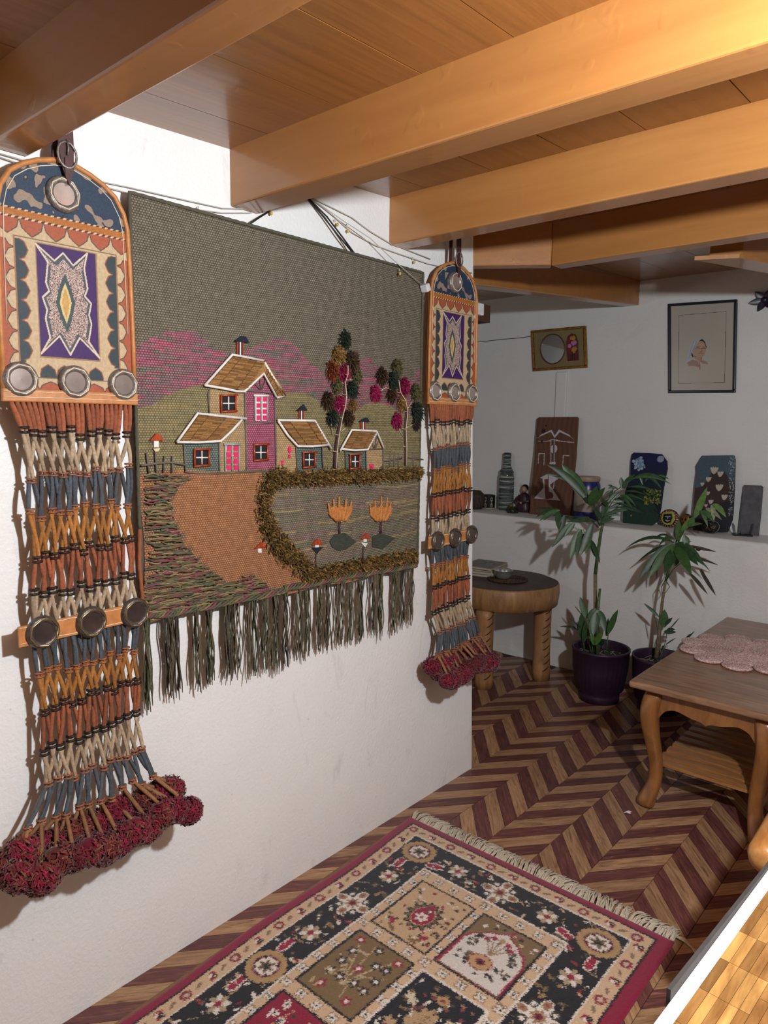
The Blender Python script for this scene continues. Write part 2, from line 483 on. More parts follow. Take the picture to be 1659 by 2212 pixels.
# ---- floor: chevron planks
fl = MB().box((XL, YF, -0.06), (XR, YB, -0.0035)).make('floor', M('floor_joint', (42, 26, 22), 0.7))
tag(fl, 'brown chevron plank floor of maroon and tan strips', kind='structure')
CW, DR, PT = 0.172, 0.205, 0.083
def plank_mats(sgn, tan):
    a = math.atan2(DR * sgn, CW)
    m, nt, b = _nt('plank_%s_%s' % ('tan' if tan else 'maroon', 'up' if sgn > 0 else 'down'))
    v0 = coords(nt, rot=(0, 0, -a), kind='World')
    mp = N(nt, 'ShaderNodeMapping'); mp.inputs['Scale'].default_value = (4.5, 46, 1); nt.links.new(v0, mp.inputs[0])
    oi = N(nt, 'ShaderNodeObjectInfo')
    cb = N(nt, 'ShaderNodeCombineXYZ'); nt.links.new(oi.outputs['Random'], cb.inputs[0]); nt.links.new(oi.outputs['Random'], cb.inputs[1])
    ad = N(nt, 'ShaderNodeVectorMath', operation='MULTIPLY_ADD'); nt.links.new(cb.outputs[0], ad.inputs[0]); ad.inputs[1].default_value = (91, 63, 0); nt.links.new(mp.outputs[0], ad.inputs[2])
    n = noise(nt, ad.outputs[0], 2.0, 6, 0.68, 0.9)
    if tan: st = [(0.30, L4((98, 68, 54))), (0.44, L4((150, 114, 82))), (0.62, L4((180, 142, 106)))]
    else: st = [(0.30, L4((72, 40, 40))), (0.52, L4((104, 62, 58))), (0.64, L4((126, 82, 68))), (0.74, L4((160, 116, 86)))]
    c = ramp(nt, n, st)
    c = mix(nt, c, ramp(nt, oi.outputs['Random'], [(0, (0.8,) * 3), (1, (1.08,) * 3)]), 1.0, 'MULTIPLY')
    nt.links.new(c, b.inputs['Base Color'])
    b.inputs['Roughness'].default_value = 0.36; b.inputs['Specular IOR Level'].default_value = 0.45
    bump(nt, b, n, 0.10, 0.002)
    return m
pm = {}
for sgn in (1, -1):
    for tan in (0, 1):
        g = 0.0009
        me = MB().hexa([(g, g, -0.0035), (CW - g, DR * sgn + g, -0.0035), (CW - g, DR * sgn + PT - g, -0.0035), (g, PT - g, -0.0035)],
                       [(g, g, 0), (CW - g, DR * sgn + g, 0), (CW - g, DR * sgn + PT - g, 0), (g, PT - g, 0)]).mesh('plank', plank_mats(sgn, tan))
        pm[sgn, tan] = me
rest = {}
npl = 0
for k in range(-10, 17):
    sgn = 1 if k % 2 == 0 else -1
    x0 = k * CW
    for i in range(-26, 54):
        y0 = i * PT + 0.02 * (k % 3)
        cx, cy = x0 + CW / 2, y0 + DR * sgn / 2 + PT / 2
        if not (YF < cy < YL + 0.05) or cx < XL or cx > XR: continue
        tan = i % 2
        px, py = proj((cx, cy, 0)); d = AX[2] @ (np.array([cx, cy, 0]) - CAM)
        vis = d > 0.1 and -20 < px < 1680 and -20 < py < 2235
        if 0.13 < cx < 0.95 and cy < 1.90: vis = False
        if cx < 0 and cy * CAM[0] / (CAM[0] - cx) < YE - 0.03: vis = False
        if cx > 1.22 and cy < 2.1: vis = False
        if vis:
            link('plank', pm[sgn, tan], fl, (x0, y0, 0)); npl += 1
        else:
            q = rest.setdefault((sgn, tan), MB())
            src = pm[sgn, tan]
            q.add([(v.co.x + x0, v.co.y + y0, v.co.z) for v in src.vertices], [tuple(p.vertices) for p in src.polygons])
mb = MB(); mats = []; mi = []
for key, q in rest.items():
    n0 = len(mb.f); mb.add(q.v, q.f); mats.append(pm[key].materials[0]); mi += [len(mats) - 1] * (len(mb.f) - n0)
me = mb.mesh('planks_beyond')
for m_ in mats: me.materials.append(m_)
me.polygons.foreach_set('material_index', mi)
o = link('planks_out_of_view', me, fl); o['kind'] = 'stuff'
print('planks', npl)
# ================================================================== woven tapestry
TX = 0.035
def zoomer(x0, y0, x1, w):
    s = (x1 - x0) / w
    return lambda a, b: (x0 + a * s, y0 + b * s)
T1 = zoomer(270, 680, 600, 1659.0); T2 = zoomer(580, 690, 930, 1659.0)
T3 = zoomer(280, 1000, 620, 1659.0); T4 = zoomer(590, 1000, 930, 1659.0)
TF = lambda a, b: (a, b)
def tw(T, pts, x=TX):
    """traced points -> (y,z) on the tapestry plane"""
    r = []
    for a, b in pts:
        p = onx(*T(a, b), x); r.append((p[1], p[2]))
    return r
tap = empty('woven_tapestry', (TX, 1.45, 0.93), 'large grey woven tapestry of farmhouses and hills with dark green fringe', 'tapestry')
Y0, Y1, Z0, Z1 = 0.903, 1.992, 0.950, 1.968
SKY, PINK, GREEN, PATH, FIELD = (98, 91, 77), (158, 74, 104), (146, 136, 84), (168, 102, 54), (128, 116, 98)
cv = Canvas(Y0, Z0, Y1, Z1, 0.0028, SKY)
rg = np.random.default_rng(11)
cv.c *= (0.9 + 0.2 * rg.random((cv.X.shape[0], 1)))[:, :, None]
def stripes(pts, cols, prob, seg=0.10):
    """rows of weft threads in changing colours inside a traced region"""
    J, I, m = cv.mask_poly(pts)
    X = cv.X[J, I]; ny, nx = X.shape
    out = cv.c[J, I]
    for j in range(0, ny, 2 if seg != 0.05 else 1):
        x = 0
        while x < nx:
            L = int(rg.uniform(0.3, 1.6) * seg / 0.0028) + 1
            k = rg.choice(len(cols), p=prob); cc = lin(cols[k]) * rg.uniform(0.85, 1.1)
            for jj in ((j, j + 1) if seg != 0.05 else (j,)):
                if jj < ny:
                    mm = m[jj, x:x + L]; out[jj, x:x + L][mm] = cc
            x += L
    cv.c[J, I] = out
hill_l = tw(T1, [(60, 350), (190, 320), (300, 260), (390, 225), (470, 195), (580, 180), (770, 190), (840, 240), (900, 310), (960, 350), (1110, 430), (1300, 470), (1300, 800), (860, 765), (740, 790), (560, 850), (420, 910), (300, 990), (60, 1045)])
hill_r = tw(T2, [(-280, 330), (-160, 290), (0, 220), (90, 185), (190, 190), (240, 230), (310, 310), (410, 440), (530, 520), (640, 560), (760, 500), (880, 420), (960, 370), (1030, 380), (1100, 450), (1200, 560), (1330, 650), (1450, 600), (1540, 520), (1600, 500), (1600, 1010), (1330, 930), (1250, 870), (1110, 840), (1000, 860), (900, 920), (800, 950), (700, 930), (560, 860), (450, 800), (350, 740), (250, 730), (100, 760), (-280, 760)])
green = tw(T1, [(60, 1045), (300, 990), (420, 910), (560, 850), (740, 790), (860, 765), (1100, 800), (1659, 780)]) + tw(T2, [(100, 760), (250, 730), (350, 740), (450, 800), (560, 860), (700, 930), (800, 950), (900, 920), (1000, 860), (1110, 840), (1250, 870), (1330, 930), (1600, 1010), (1600, 1700), (0, 1700)]) + tw(T1, [(640, 1740), (100, 1740)])
pc = [(148, 60, 94), (190, 64, 108), (92, 90, 84), (76, 92, 86), (128, 80, 100)]
stripes(hill_l, pc, [.32, .16, .19, .13, .20], 0.05); stripes(hill_r, pc, [.30, .14, .20, .14, .22], 0.05)
stripes(green, [(136, 122, 74), (126, 116, 72), (144, 128, 80), (120, 112, 74)], [.3, .3, .2, .2])
lower = tw(T3, [(60, 105), (1500, 100)]) + [(Y1 + .05, 1.185), (Y1 + .05, Z0 - .1), (Y0 - .05, Z0 - .1), (Y0 - .05, 1.2)]
cv.poly(lower, PATH)
stripes(tw(T3, [(60, 105), (640, 110), (700, 140), (490, 330), (460, 420), (470, 560), (600, 880), (760, 1040), (1030, 1270), (1659, 1330), (1659, 1800), (0, 1800)]), [(172, 104, 58), (150, 96, 62), (120, 92, 60)], [.5, .3, .2])
field = tw(T4, [(-120, 230), (0, 150), (1650, 60), (1640, 1000), (1500, 1010), (900, 1120), (420, 1180), (330, 1120), (100, 800), (-60, 600), (-160, 420)])
stripes(field, [(114, 104, 82), (102, 106, 82), (130, 98, 94), (164, 136, 90), (110, 92, 90), (94, 102, 80)], [.28, .2, .2, .12, .1, .1], 0.22)
# brown ground under the shaggy hedges
for T, ln, w in [(T2, [(-30, 1600), (450, 1625), (950, 1605), (1560, 1565)], .028), (T3, [(1620, 150), (1500, 165), (1410, 300), (1385, 440), (1420, 600), (1500, 770), (1690, 1010)], .034), (T4, [(60, 830), (310, 1110), (420, 1180)], .034), (T4, [(360, 1200), (800, 1095), (1500, 970)], .028)]:
    cv.line(tw(T, ln), w, (104, 82, 50))
# flat woven house walls
HW = [(T1, [(925, 800), (1300, 850), (1300, 1140), (920, 1075)], (186, 152, 104)),
      (T1, [(1310, 820), (1630, 850), (1640, 1690), (1320, 1700)], (164, 56, 104)),
      (T1, [(1330, 815), (1505, 640), (1610, 850)], (166, 60, 108)),
      (T1, [(640, 1390), (1020, 1390), (1025, 1700), (655, 1700)], (74, 100, 98)),
      (T1, [(1025, 1370), (1275, 1140), (1305, 1140), (1312, 1690), (1030, 1700)], (186, 152, 104)),
      (T2, [(80, 1060), (105, 1040), (285, 1300), (290, 1560), (80, 1545)], (190, 156, 108)),
      (T2, [(288, 1300), (550, 1300), (562, 1545), (300, 1560)], (72, 100, 98)),
      (T2, [(790, 1340), (1000, 1340), (1000, 1545), (795, 1540)], (72, 100, 98)),
      (T2, [(1002, 1335), (1110, 1160), (1172, 1315), (1175, 1545), (1004, 1545)], (194, 158, 108))]
for T, p, c in HW: cv.poly(tw(T, p), c)

# weave: raised light stitches in a staggered grid over the thread colours
def weave_material():
    m, nt, b = _nt('handwoven_wool')
    a = N(nt, 'ShaderNodeAttribute', attribute_name='Col')
    g = N(nt, 'ShaderNodeNewGeometry'); sp = N(nt, 'ShaderNodeSeparateXYZ'); cb = N(nt, 'ShaderNodeCombineXYZ')
    nt.links.new(g.outputs['Position'], sp.inputs[0]); nt.links.new(sp.outputs[1], cb.inputs[0]); nt.links.new(sp.outputs[2], cb.inputs[1])
    br = N(nt, 'ShaderNodeTexBrick'); br.offset = 0.5
    br.inputs['Scale'].default_value = 1.0; br.inputs['Brick Width'].default_value = 0.0073; br.inputs['Row Height'].default_value = 0.0058
    br.inputs['Mortar Size'].default_value = 0.0024; br.inputs['Mortar Smooth'].default_value = 1.0
    br.inputs['Color1'].default_value = (1, 1, 1, 1); br.inputs['Color2'].default_value = (0.82, 0.82, 0.82, 1); br.inputs['Mortar'].default_value = (0, 0, 0, 1)
    nt.links.new(cb.outputs[0], br.inputs['Vector'])
    hi = mix(nt, a.outputs['Color'], (0.60, 0.53, 0.40, 1), 0.36)
    lo = mix(nt, a.outputs['Color'], (0.62, 0.60, 0.58, 1), 1.0, 'MULTIPLY')
    c = mix(nt, lo, hi, br.outputs['Color'])
    nz = noise(nt, coords(nt, kind='World'), 60, 3)
    c = mix(nt, c, ramp(nt, nz, [(0.3, (0.78,) * 3), (0.7, (1.08,) * 3)]), 1.0, 'MULTIPLY')
    nt.links.new(c, b.inputs['Base Color']); b.inputs['Roughness'].default_value = 0.85; b.inputs['Specular IOR Level'].default_value = 0.15
    bump(nt, b, br.outputs['Color'], 0.7, 0.0022)
    return m
WEAVE = weave_material()
def tap_place(Y, Z):
    u = (Y - Y0) / (Y1 - Y0); v = (Z - Z0) / (Z1 - Z0)
    x = TX + 0.003 * np.sin(Y * 9) * np.cos(Z * 7)
    # slightly wavy side edges and a bottom edge that sags to the left
    y = Y + 0.004 * np.sin(Z * 22) * (np.abs(u - .5) * 2) ** 6
    y = y + 0.014 * np.exp(-((Z - 1.10) / 0.10) ** 2) * (1 - u) ** 5
    z = Z + 0.004 * (1 - v) * np.sin(Y * 26)
    z = z + (1 - v) * (0.022 * (1 - u)) * 0.4 - (1 - v) * (0.012 * u)
    return x, y, z
grid_obj('woven_cloth', cv, tap_place, WEAVE, tap)
bk = MB().box((TX - 0.010, Y0 + .004, Z0 + .012), (TX - 0.004, Y1 - .004, Z1 - .003)).make('backing_cloth', M('tapestry_back', (84, 78, 66), 0.95), tap)
# twisted cord along the top and the two sides
EDG = M('edge_cord', (84, 80, 64), 0.9, bmp=0.5, bscale=400)
EDP = M('edge_cord_rust', (150, 84, 50), 0.9, bmp=0.5, bscale=400)
def edge(pts, r, mat, name='edge_cord'):
    mb = MB(); P = []
    for (ya, za), (yb, zb_) in zip(pts[:-1], pts[1:]):
        n = max(2, int(math.hypot(yb - ya, zb_ - za) / 0.012))
        P += [(TX + 0.001, ya + (yb - ya) * i / n, za + (zb_ - za) * i / n) for i in range(n)]
    P.append((TX + 0.001, *pts[-1]))
    rr = [r * (1 + 0.25 * (i % 2)) for i in range(len(P))]
    return mb.tube(P, rr, 6).make(name, mat, tap, True)
edge([(Y0, 1.19), (Y0, Z1), (Y1, Z1 - .004), (Y1 - .004, Z0)], 0.0042, EDG)
edge([(Y0, 1.19), (Y0 - .004, 1.1), (Y0 + .002, 1.02), (Y0 - .006, 0.962)], 0.0045, EDP)

def onto(T, pts, dx): return [tuple(onx(*T(a, b), TX + dx)) for a, b in pts]
def appl(name, T, pts, mat, d=0.004, base=0.001, parent=None, smooth=False):
    """raised piece sewn on the cloth"""
    q = tw(T, pts, TX)
    o = MB().prism(q, lambda u, v, w: (w, u, v), TX + base, TX + d).make(name, mat, parent or tap, smooth, True)
    return o
def cordp(name, T, pts, r, mat, parent=None, dx=0.004, n=6):
    return MB().tube(onto(T, pts, dx), r, n).make(name, mat, parent or tap, True)
WHT = M('white_braid', (226, 222, 214), 0.8, bmp=0.4, bscale=500)
GRY = M('grey_braid', (104, 96, 90), 0.8, bmp=0.4, bscale=500)
ORG = M('rust_satin', (160, 62, 30), 0.38, var=0.3, nscale=220, stretch=(1, 1, .2))
BLK = M('black_felt', (24, 24, 28), 0.9)
NAVY = M('navy_felt', (22, 26, 40), 0.9)
PNKF = M('hot_pink_felt', (214, 34, 96), 0.7)
TEALB = M('pale_teal_braid', (146, 164, 160), 0.75)
CRM = M('cream_thread', (206, 186, 150), 0.8)
MAR = M('maroon_yarn', (74, 46, 52), 0.9, var=0.3, nscale=160)
# thatched roofs in satin stitch, every course of threads is raised
THATCH = {k: M('thatch_thread_%d' % k, c, 0.45, var=0.35, nscale=260, stretch=(1, 1, 3.5), bmp=0.7, bscale=420) for k, c in enumerate([(148, 104, 56), (168, 122, 68), (126, 88, 46)])}
def thatch(T, quad, courses, name='thatched_roof'):
    """quad: eave-left, ridge-left, ridge-right, eave-right"""
    a, b, c, d = [np.array(p, float) for p in quad]
    root = None
    for i in range(courses):
        u0, u1 = i / courses, (i + 1) / courses
        A = a + (d - a) * u0; Bq = b + (c - b) * u0; Cq = b + (c - b) * u1; D = a + (d - a) * u1
        mb = MB(); n = 26
        for k in range(n):
            t0 = k / n; t1 = (k + 0.92) / n
            p = [A + (Bq - A) * t0, D + (Cq - D) * (t0 + .012), D + (Cq - D) * (t1 + .012), A + (Bq - A) * t1]
            q = tw(T, p); h = TX + 0.0062 + 0.0035 * (i % 2) + 0.0015 * ((k * 7 + i * 3) % 3)
            mb.prism(q, lambda u, v, w: (w, u, v), TX + 0.001, h)
        me = mb.mesh('thatch_course'); 
        for kk in range(3): me.materials.append(THATCH[kk])
        me.polygons.foreach_set('material_index', [(random.randrange(3)) for j in range(n) for _ in range(6)])
        fixn(me)
        if root is None: root = link(name, me, tap)
        else: link('thatch_course', me, root)
    return root
R1 = thatch(T1, [(880, 765), (1165, 440), (1500, 505), (1300, 825)], 4)
thatch(T2, [(88, 795), (-70, 530), (-30, 455), (165, 780)], 2)
appl('roof_patch', T1, [(1300, 825), (1500, 505), (1560, 560), (1510, 640)], THATCH[1], 0.009)
R2 = thatch(T1, [(585, 1370), (795, 1080), (1270, 1135), (1040, 1365)], 5)
R3 = thatch(T2, [(300, 1290), (105, 1045), (465, 1045), (605, 1280)], 4)
R4 = thatch(T2, [(755, 1320), (860, 1140), (1100, 1150), (1015, 1325)], 4)
wr = 0.0036
for T, p, par in [(T1, [(865, 770), (1165, 432), (1500, 497)], R1), (T1, [(870, 765), (1100, 805), (1210, 830), (1300, 832), (1505, 635), (1645, 890)], R1),
             (T2, [(-40, 440), (30, 560), (175, 785), (85, 800)], R1),
             (T1, [(565, 1382), (790, 1070), (1050, 1100), (1320, 1128)], R2), (T1, [(565, 1382), (800, 1385), (1040, 1372), (1160, 1260), (1270, 1140)], R2),
             (T2, [(95, 1032), (475, 1036), (570, 1200), (645, 1325)], R3), (T2, [(100, 1040), (200, 1190), (300, 1298), (450, 1300), (615, 1285)], R3),
             (T2, [(735, 1345), (852, 1132), (1105, 1142), (1180, 1315)], R4), (T2, [(745, 1325), (880, 1340), (1015, 1333), (1108, 1160)], R4)]:
    cordp('white_edging', T, p, wr, WHT, par, 0.010)
for T, p in [(T1, [(918, 815), (905, 860), (912, 960), (918, 1068)]), (T1, [(1302, 845), (1305, 1100), (1312, 1400), (1318, 1690)]), (T1, [(1625, 860), (1632, 1200), (1640, 1690)]),
             (T1, [(640, 1400), (650, 1550), (658, 1695)]), (T1, [(1020, 1390), (1024, 1550), (1026, 1695)]), (T1, [(1315, 1182), (1470, 1180), (1622, 1168)]), (T1, [(1325, 825), (1470, 832), (1612, 858)]),
             (T1, [(1470, 680), (1475, 810)]), (T1, [(1408, 742), (1462, 806)]), (T1, [(1530, 712), (1490, 806)]),
             (T1, [(650, 1705), (780, 1720), (1000, 1722), (1300, 1708), (1659, 1690), (1750, 1690)]),
             (T2, [(285, 1305), (290, 1440), (300, 1560)]), (T2, [(552, 1305), (556, 1440), (564, 1545)]), (T2, [(790, 1345), (795, 1540)]), (T2, [(1000, 1340), (1003, 1545)]), (T2, [(1170, 1330), (1175, 1545)]),
             (T2, [(1020, 1330), (1172, 1325)]), (T2, [(1110, 1180), (1090, 1315)]), (T2, [(1060, 1240), (1078, 1318)]), (T2, [(1135, 1230), (1098, 1318)])]:
    cordp('outline_cord', T, p, 0.0021, GRY)
def sash(T, x0, y0, x1, y1):
    w = appl('window', T, [(x0, y0), (x1, y0), (x1, y1), (x0, y1)], BLK, 0.003)
    for p in ([(x0 - 8, y0), (x1 + 22, y0 - 6)], [(x1, y0), (x1 - 4, y1)], [(x1 + 14, y1 - 6), (x0 - 4, y1 + 6)], [(x0 + 2, y1), (x0, y0)]):
        cordp('window_frame', T, p, 0.0030, ORG, w, 0.006)
    xm, ym = (x0 + x1) / 2, (y0 + y1) / 2
    cordp('glazing_bar', T, [(xm, y0 + 14), (xm, y1 - 14)], 0.0019, WHT, w, 0.004); cordp('glazing_bar', T, [(x0 + 16, ym), (x1 - 16, ym)], 0.0019, WHT, w, 0.004)
sash(T1, 1045, 875, 1205, 1050); sash(T1, 755, 1462, 915, 1640); sash(T1, 1402, 1412, 1548, 1578)
sash(T2, 358, 1362, 478, 1512); sash(T2, 838, 1385, 936, 1525)
def pinkdoor(T, x0, y0, x1, y1, rows):
    d = appl('pink_casement', T, [(x0, y0), (x1, y0 + 4), (x1, y1), (x0, y1)], WHT, 0.0025)
    cw, rh = (x1 - x0) / 2, (y1 - y0) / rows
    for i in range(2):
        for j in range(rows):
            appl('pink_pane', T, [(x0 + cw * i + 9, y0 + rh * j + 9), (x0 + cw * (i + 1) - 9, y0 + rh * j + 9), (x0 + cw * (i + 1) - 9, y0 + rh * (j + 1) - 9), (x0 + cw * i + 9, y0 + rh * (j + 1) - 9)], PNKF, 0.0045, 0.002, d)
    for xx in (x0, (x0 + x1) / 2, x1): cordp('casement_bar', T, [(xx, y0 - 6), (xx, y1)], 0.0022, TEALB, d, 0.005)
    cordp('casement_head', T, [(x0 - 14, y0 - 10), (x1 + 12, y0 - 6)], 0.0032, WHT if rows == 4 and y0 < 1000 else TEALB, d, 0.006)
pinkdoor(T1, 1412, 885, 1548, 1150, 4); pinkdoor(T1, 1088, 1415, 1240, 1695, 4)
for p in ([(195, 1310), (222, 1300), (230, 1350), (212, 1372), (196, 1350)], [(195, 1388), (220, 1386), (220, 1414), (196, 1416)], [(122, 1445), (148, 1440), (146, 1490), (130, 1498)], [(1030, 1482), (1070, 1484), (1066, 1530), (1034, 1538)]):
    appl('pink_patch', T2, p, PNKF, 0.0035)
def chimney(T, x0, x1, y0, y1, cap):
    w = (x1 - x0) / 5
    root = None
    for i, mt in enumerate([ORG, NAVY, WHT, NAVY, ORG]):
        o = appl('chimney' if root is None else 'chimney_stripe', T, [(x0 + w * i, y0), (x0 + w * (i + 1) - 1, y0), (x0 + w * (i + 1) - 1, y1), (x0 + w * i, y1)], mt, 0.005, 0.001, root)
        root = root or o
    appl('chimney_cap', T, cap, NAVY, 0.008, 0.003, root)
chimney(T1, 1205, 1278, 292, 438, [(1172, 290), (1252, 230), (1290, 236), (1332, 306)])
chimney(T2, 300, 356, 932, 1028, [(274, 935), (345, 870), (381, 932)])
chimney(T2, 934, 986, 1046, 1132, [(914, 1046), (975, 1005), (998, 1008), (1018, 1050)])
# fences
for T, rails, posts in [(T1, [[(175, 1638), (350, 1612), (520, 1602), (660, 1632)]], [(235, 1498, 262, 1720), (330, 1488, 345, 1742), (432, 1528, 420, 1710), (516, 1530, 512, 1716)]),
                        (T2, [[(1180, 1446), (1270, 1438), (1365, 1420)], [(1432, 1415), (1500, 1422), (1582, 1436)]], [(1242, 1350, 1238, 1512), (1288, 1355, 1284, 1510), (1330, 1364, 1326, 1508), (1476, 1362, 1482, 1505)])]:
    for r_ in rails: cordp('fence_rail', T, r_, 0.0028, GRY, dx=0.006)
    for a, b, c, d in posts: cordp('fence_post', T, [(a, b), (c, d)], 0.0026, GRY)
# little toadstool lamps
def toadstool(T, cap, stem, tri=None, trim=None, post=None):
    r = appl('toadstool_cap', T, cap, ORG, 0.007)
    (a, b, c, d) = stem
    appl('toadstool_stem', T, [(a, b), (c, b), (c, d), (a, d)], WHT, 0.004, 0.001, r)
    if tri: appl('lamp_cup', T, tri, trim, 0.005, 0.001, r)
    if post: cordp('lamp_post', T, post, 0.0026, MAR, r)
toadstool(T1, [(260, 1365), (322, 1290), (352, 1290), (412, 1365)], (305, 1366, 356, 1440), [(296, 1452), (372, 1448), (352, 1484), (318, 1486)], CRM)
toadstool(T3, [(1308, 900), (1376, 836), (1398, 842), (1426, 886)], (1345, 900, 1382, 945))
toadstool(T4, [(398, 862), (450, 797), (470, 800), (512, 858)], (435, 860, 474, 896), [(398, 892), (516, 884), (452, 958)], NAVY, [(450, 955), (447, 1040), (456, 1122)])
toadstool(T4, [(918, 797), (968, 742), (985, 745), (1013, 795)], (948, 798, 978, 832), [(916, 836), (988, 842), (960, 890)], WHT, [(952, 888), (945, 960), (956, 1046)])
# trees
GOLD = M('gold_yarn', (186, 120, 58), 0.7, var=0.35, nscale=300, bmp=0.6, bscale=350)
SHG = M('dark_green_yarn', (56, 62, 52), 0.85, var=0.35, nscale=240, stretch=(1, .3, 2), bmp=0.6, bscale=350)
def tuft_mesh(name, R, n, cols, seed, flat=0.45, wid=0.0022, length=1.0):
    """bundle of short yarn ends: one fluffy mesh, painted per yarn end"""
    rr = random.Random(seed); v = []; f = []; c = []
    for i in range(n):
        a = rr.uniform(0, 2 * math.pi); q = math.sqrt(rr.random()) * R * 0.75
        by, bz = q * math.cos(a), q * math.sin(a); bx = 0.001
        h = math.sqrt(max(0.05, 1 - (q / R) ** 2)) * R * flat * 2
        d = Vector((h * rr.uniform(.7, 1.1), by * .45 + rr.uniform(-.3, .3) * R, bz * .45 + rr.uniform(-.35, .25) * R)) * length
        s = Vector((0, rr.uniform(-1, 1), rr.uniform(-1, 1))).normalized() * wid
        p0 = Vector((bx, by, bz)); p1 = p0 + d * .55 + s * .4; p2 = p0 + d + Vector((-.2 * h, 0, -.25 * h))
        k = len(v); v += [p0 - s, p0 + s, p1 + s, p1 - s, p2]; f += [(k, k + 1, k + 2, k + 3), (k + 3, k + 2, k + 4)]
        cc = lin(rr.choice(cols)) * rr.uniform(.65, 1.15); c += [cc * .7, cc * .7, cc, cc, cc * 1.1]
    me = bpy.data.meshes.new(name); me.from_pydata([tuple(p) for p in v], [], f)
    at = me.color_attributes.new('Col', 'FLOAT_COLOR', 'POINT')
    at.data.foreach_set('color', np.concatenate([np.clip(np.array(c), 0, 1), np.ones((len(c), 1))], 1).astype(np.float32).ravel())
    me.materials.append(M_attr('loose_yarn', 0.9, bmp=0.0, spec=0.1))
    return me
TCOL = {'g': [(44, 56, 46), (56, 64, 48), (36, 46, 44)], 'y': [(150, 112, 62), (128, 94, 50), (110, 84, 48)], 'b': [(72, 54, 40), (58, 46, 38), (86, 64, 44)],
        'r': [(122, 58, 34), (98, 46, 30), (134, 72, 42)], 'm': [(150, 32, 74), (120, 30, 62), (168, 44, 88)], 'o': [(92, 88, 58), (76, 76, 52), (108, 98, 66)], 'k': [(62, 46, 48), (50, 40, 44), (70, 56, 54)]}
TUFT = {}
def tuft(T, x, y, k, r, par):
    p = onx(*T(x, y), TX); p2 = onx(*T(x + r, y), TX); R = abs(p2[1] - p[1])
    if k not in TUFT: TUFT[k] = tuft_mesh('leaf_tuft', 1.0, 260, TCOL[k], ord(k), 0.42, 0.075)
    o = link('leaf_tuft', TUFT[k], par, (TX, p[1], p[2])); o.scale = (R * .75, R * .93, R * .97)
    o.rotation_euler = (random.uniform(-.6, .6), 0, 0)
def tree(trunk, wid, twigs, tufts):
    pts = onto(T2, trunk, 0.004)
    r = [wid[0] + (wid[1] - wid[0]) * i / (len(pts) - 1) for i in range(len(pts))]
    mb = MB().tube(pts, r, 6); o = mb.make('tree_trunk', MAR, tap, True)
    MB().tube(onto(T2, [(a + 14, b) for a, b in trunk], 0.012), 0.0016, 5).make('trunk_stitch', CRM, o, True)
    for i in range(1, len(trunk) - 1):
        a, b = trunk[i]; w = 28 - i * 2
        MB().tube(onto(T2, [(a - w, b), (a, b + 3), (a + w, b - 2)], 0.010), 0.0010, 4).make('trunk_tie', CRM, o, True)
    for t in twigs: MB().tube(onto(T2, t, 0.005), 0.0013, 4).make('twig', CRM, o, True)
    for x, y, k, q in tufts: tuft(T2, x, y, k, q, o)
tree([(682, 1525), (690, 1350), (712, 1180), (745, 1000), (776, 880), (785, 770), (772, 650), (800, 560), (800, 470)], (0.0075, 0.003),
     [[(745, 880), (640, 1080), (660, 1180)], [(800, 620), (880, 620)], [(770, 320), (805, 270)], [(700, 760), (770, 790)], [(745, 1150), (800, 1100)]],
     [(770, 205, 'g', 68), (700, 360, 'y', 74), (845, 415, 'b', 72), (640, 520, 'r', 72), (765, 540, 'm', 66), (890, 570, 'o', 62), (690, 675, 'o', 62), (845, 710, 'g', 62), (600, 830, 'b', 70), (715, 860, 'm', 64), (855, 880, 'y', 48), (645, 1000, 'g', 66), (810, 1010, 'b', 60)])
tree([(1400, 1495), (1402, 1300), (1395, 1120), (1412, 940), (1392, 830), (1340, 750), (1320, 620)], (0.0072, 0.0026),
     [[(1340, 750), (1200, 700), (1130, 740)], [(1410, 930), (1500, 800)], [(1390, 1120), (1530, 1050)], [(1380, 1200), (1310, 1080)]],
     [(1305, 490, 'o', 60), (1150, 580, 'b', 64), (1265, 615, 'g', 60), (1375, 680, 'm', 62), (1080, 755, 'm', 58), (1250, 770, 'b', 56), (1495, 740, 'o', 58), (1350, 855, 'y', 54), (1505, 935, 'g', 66), (1300, 1030, 'm', 56), (1500, 1065, 'k', 44)])
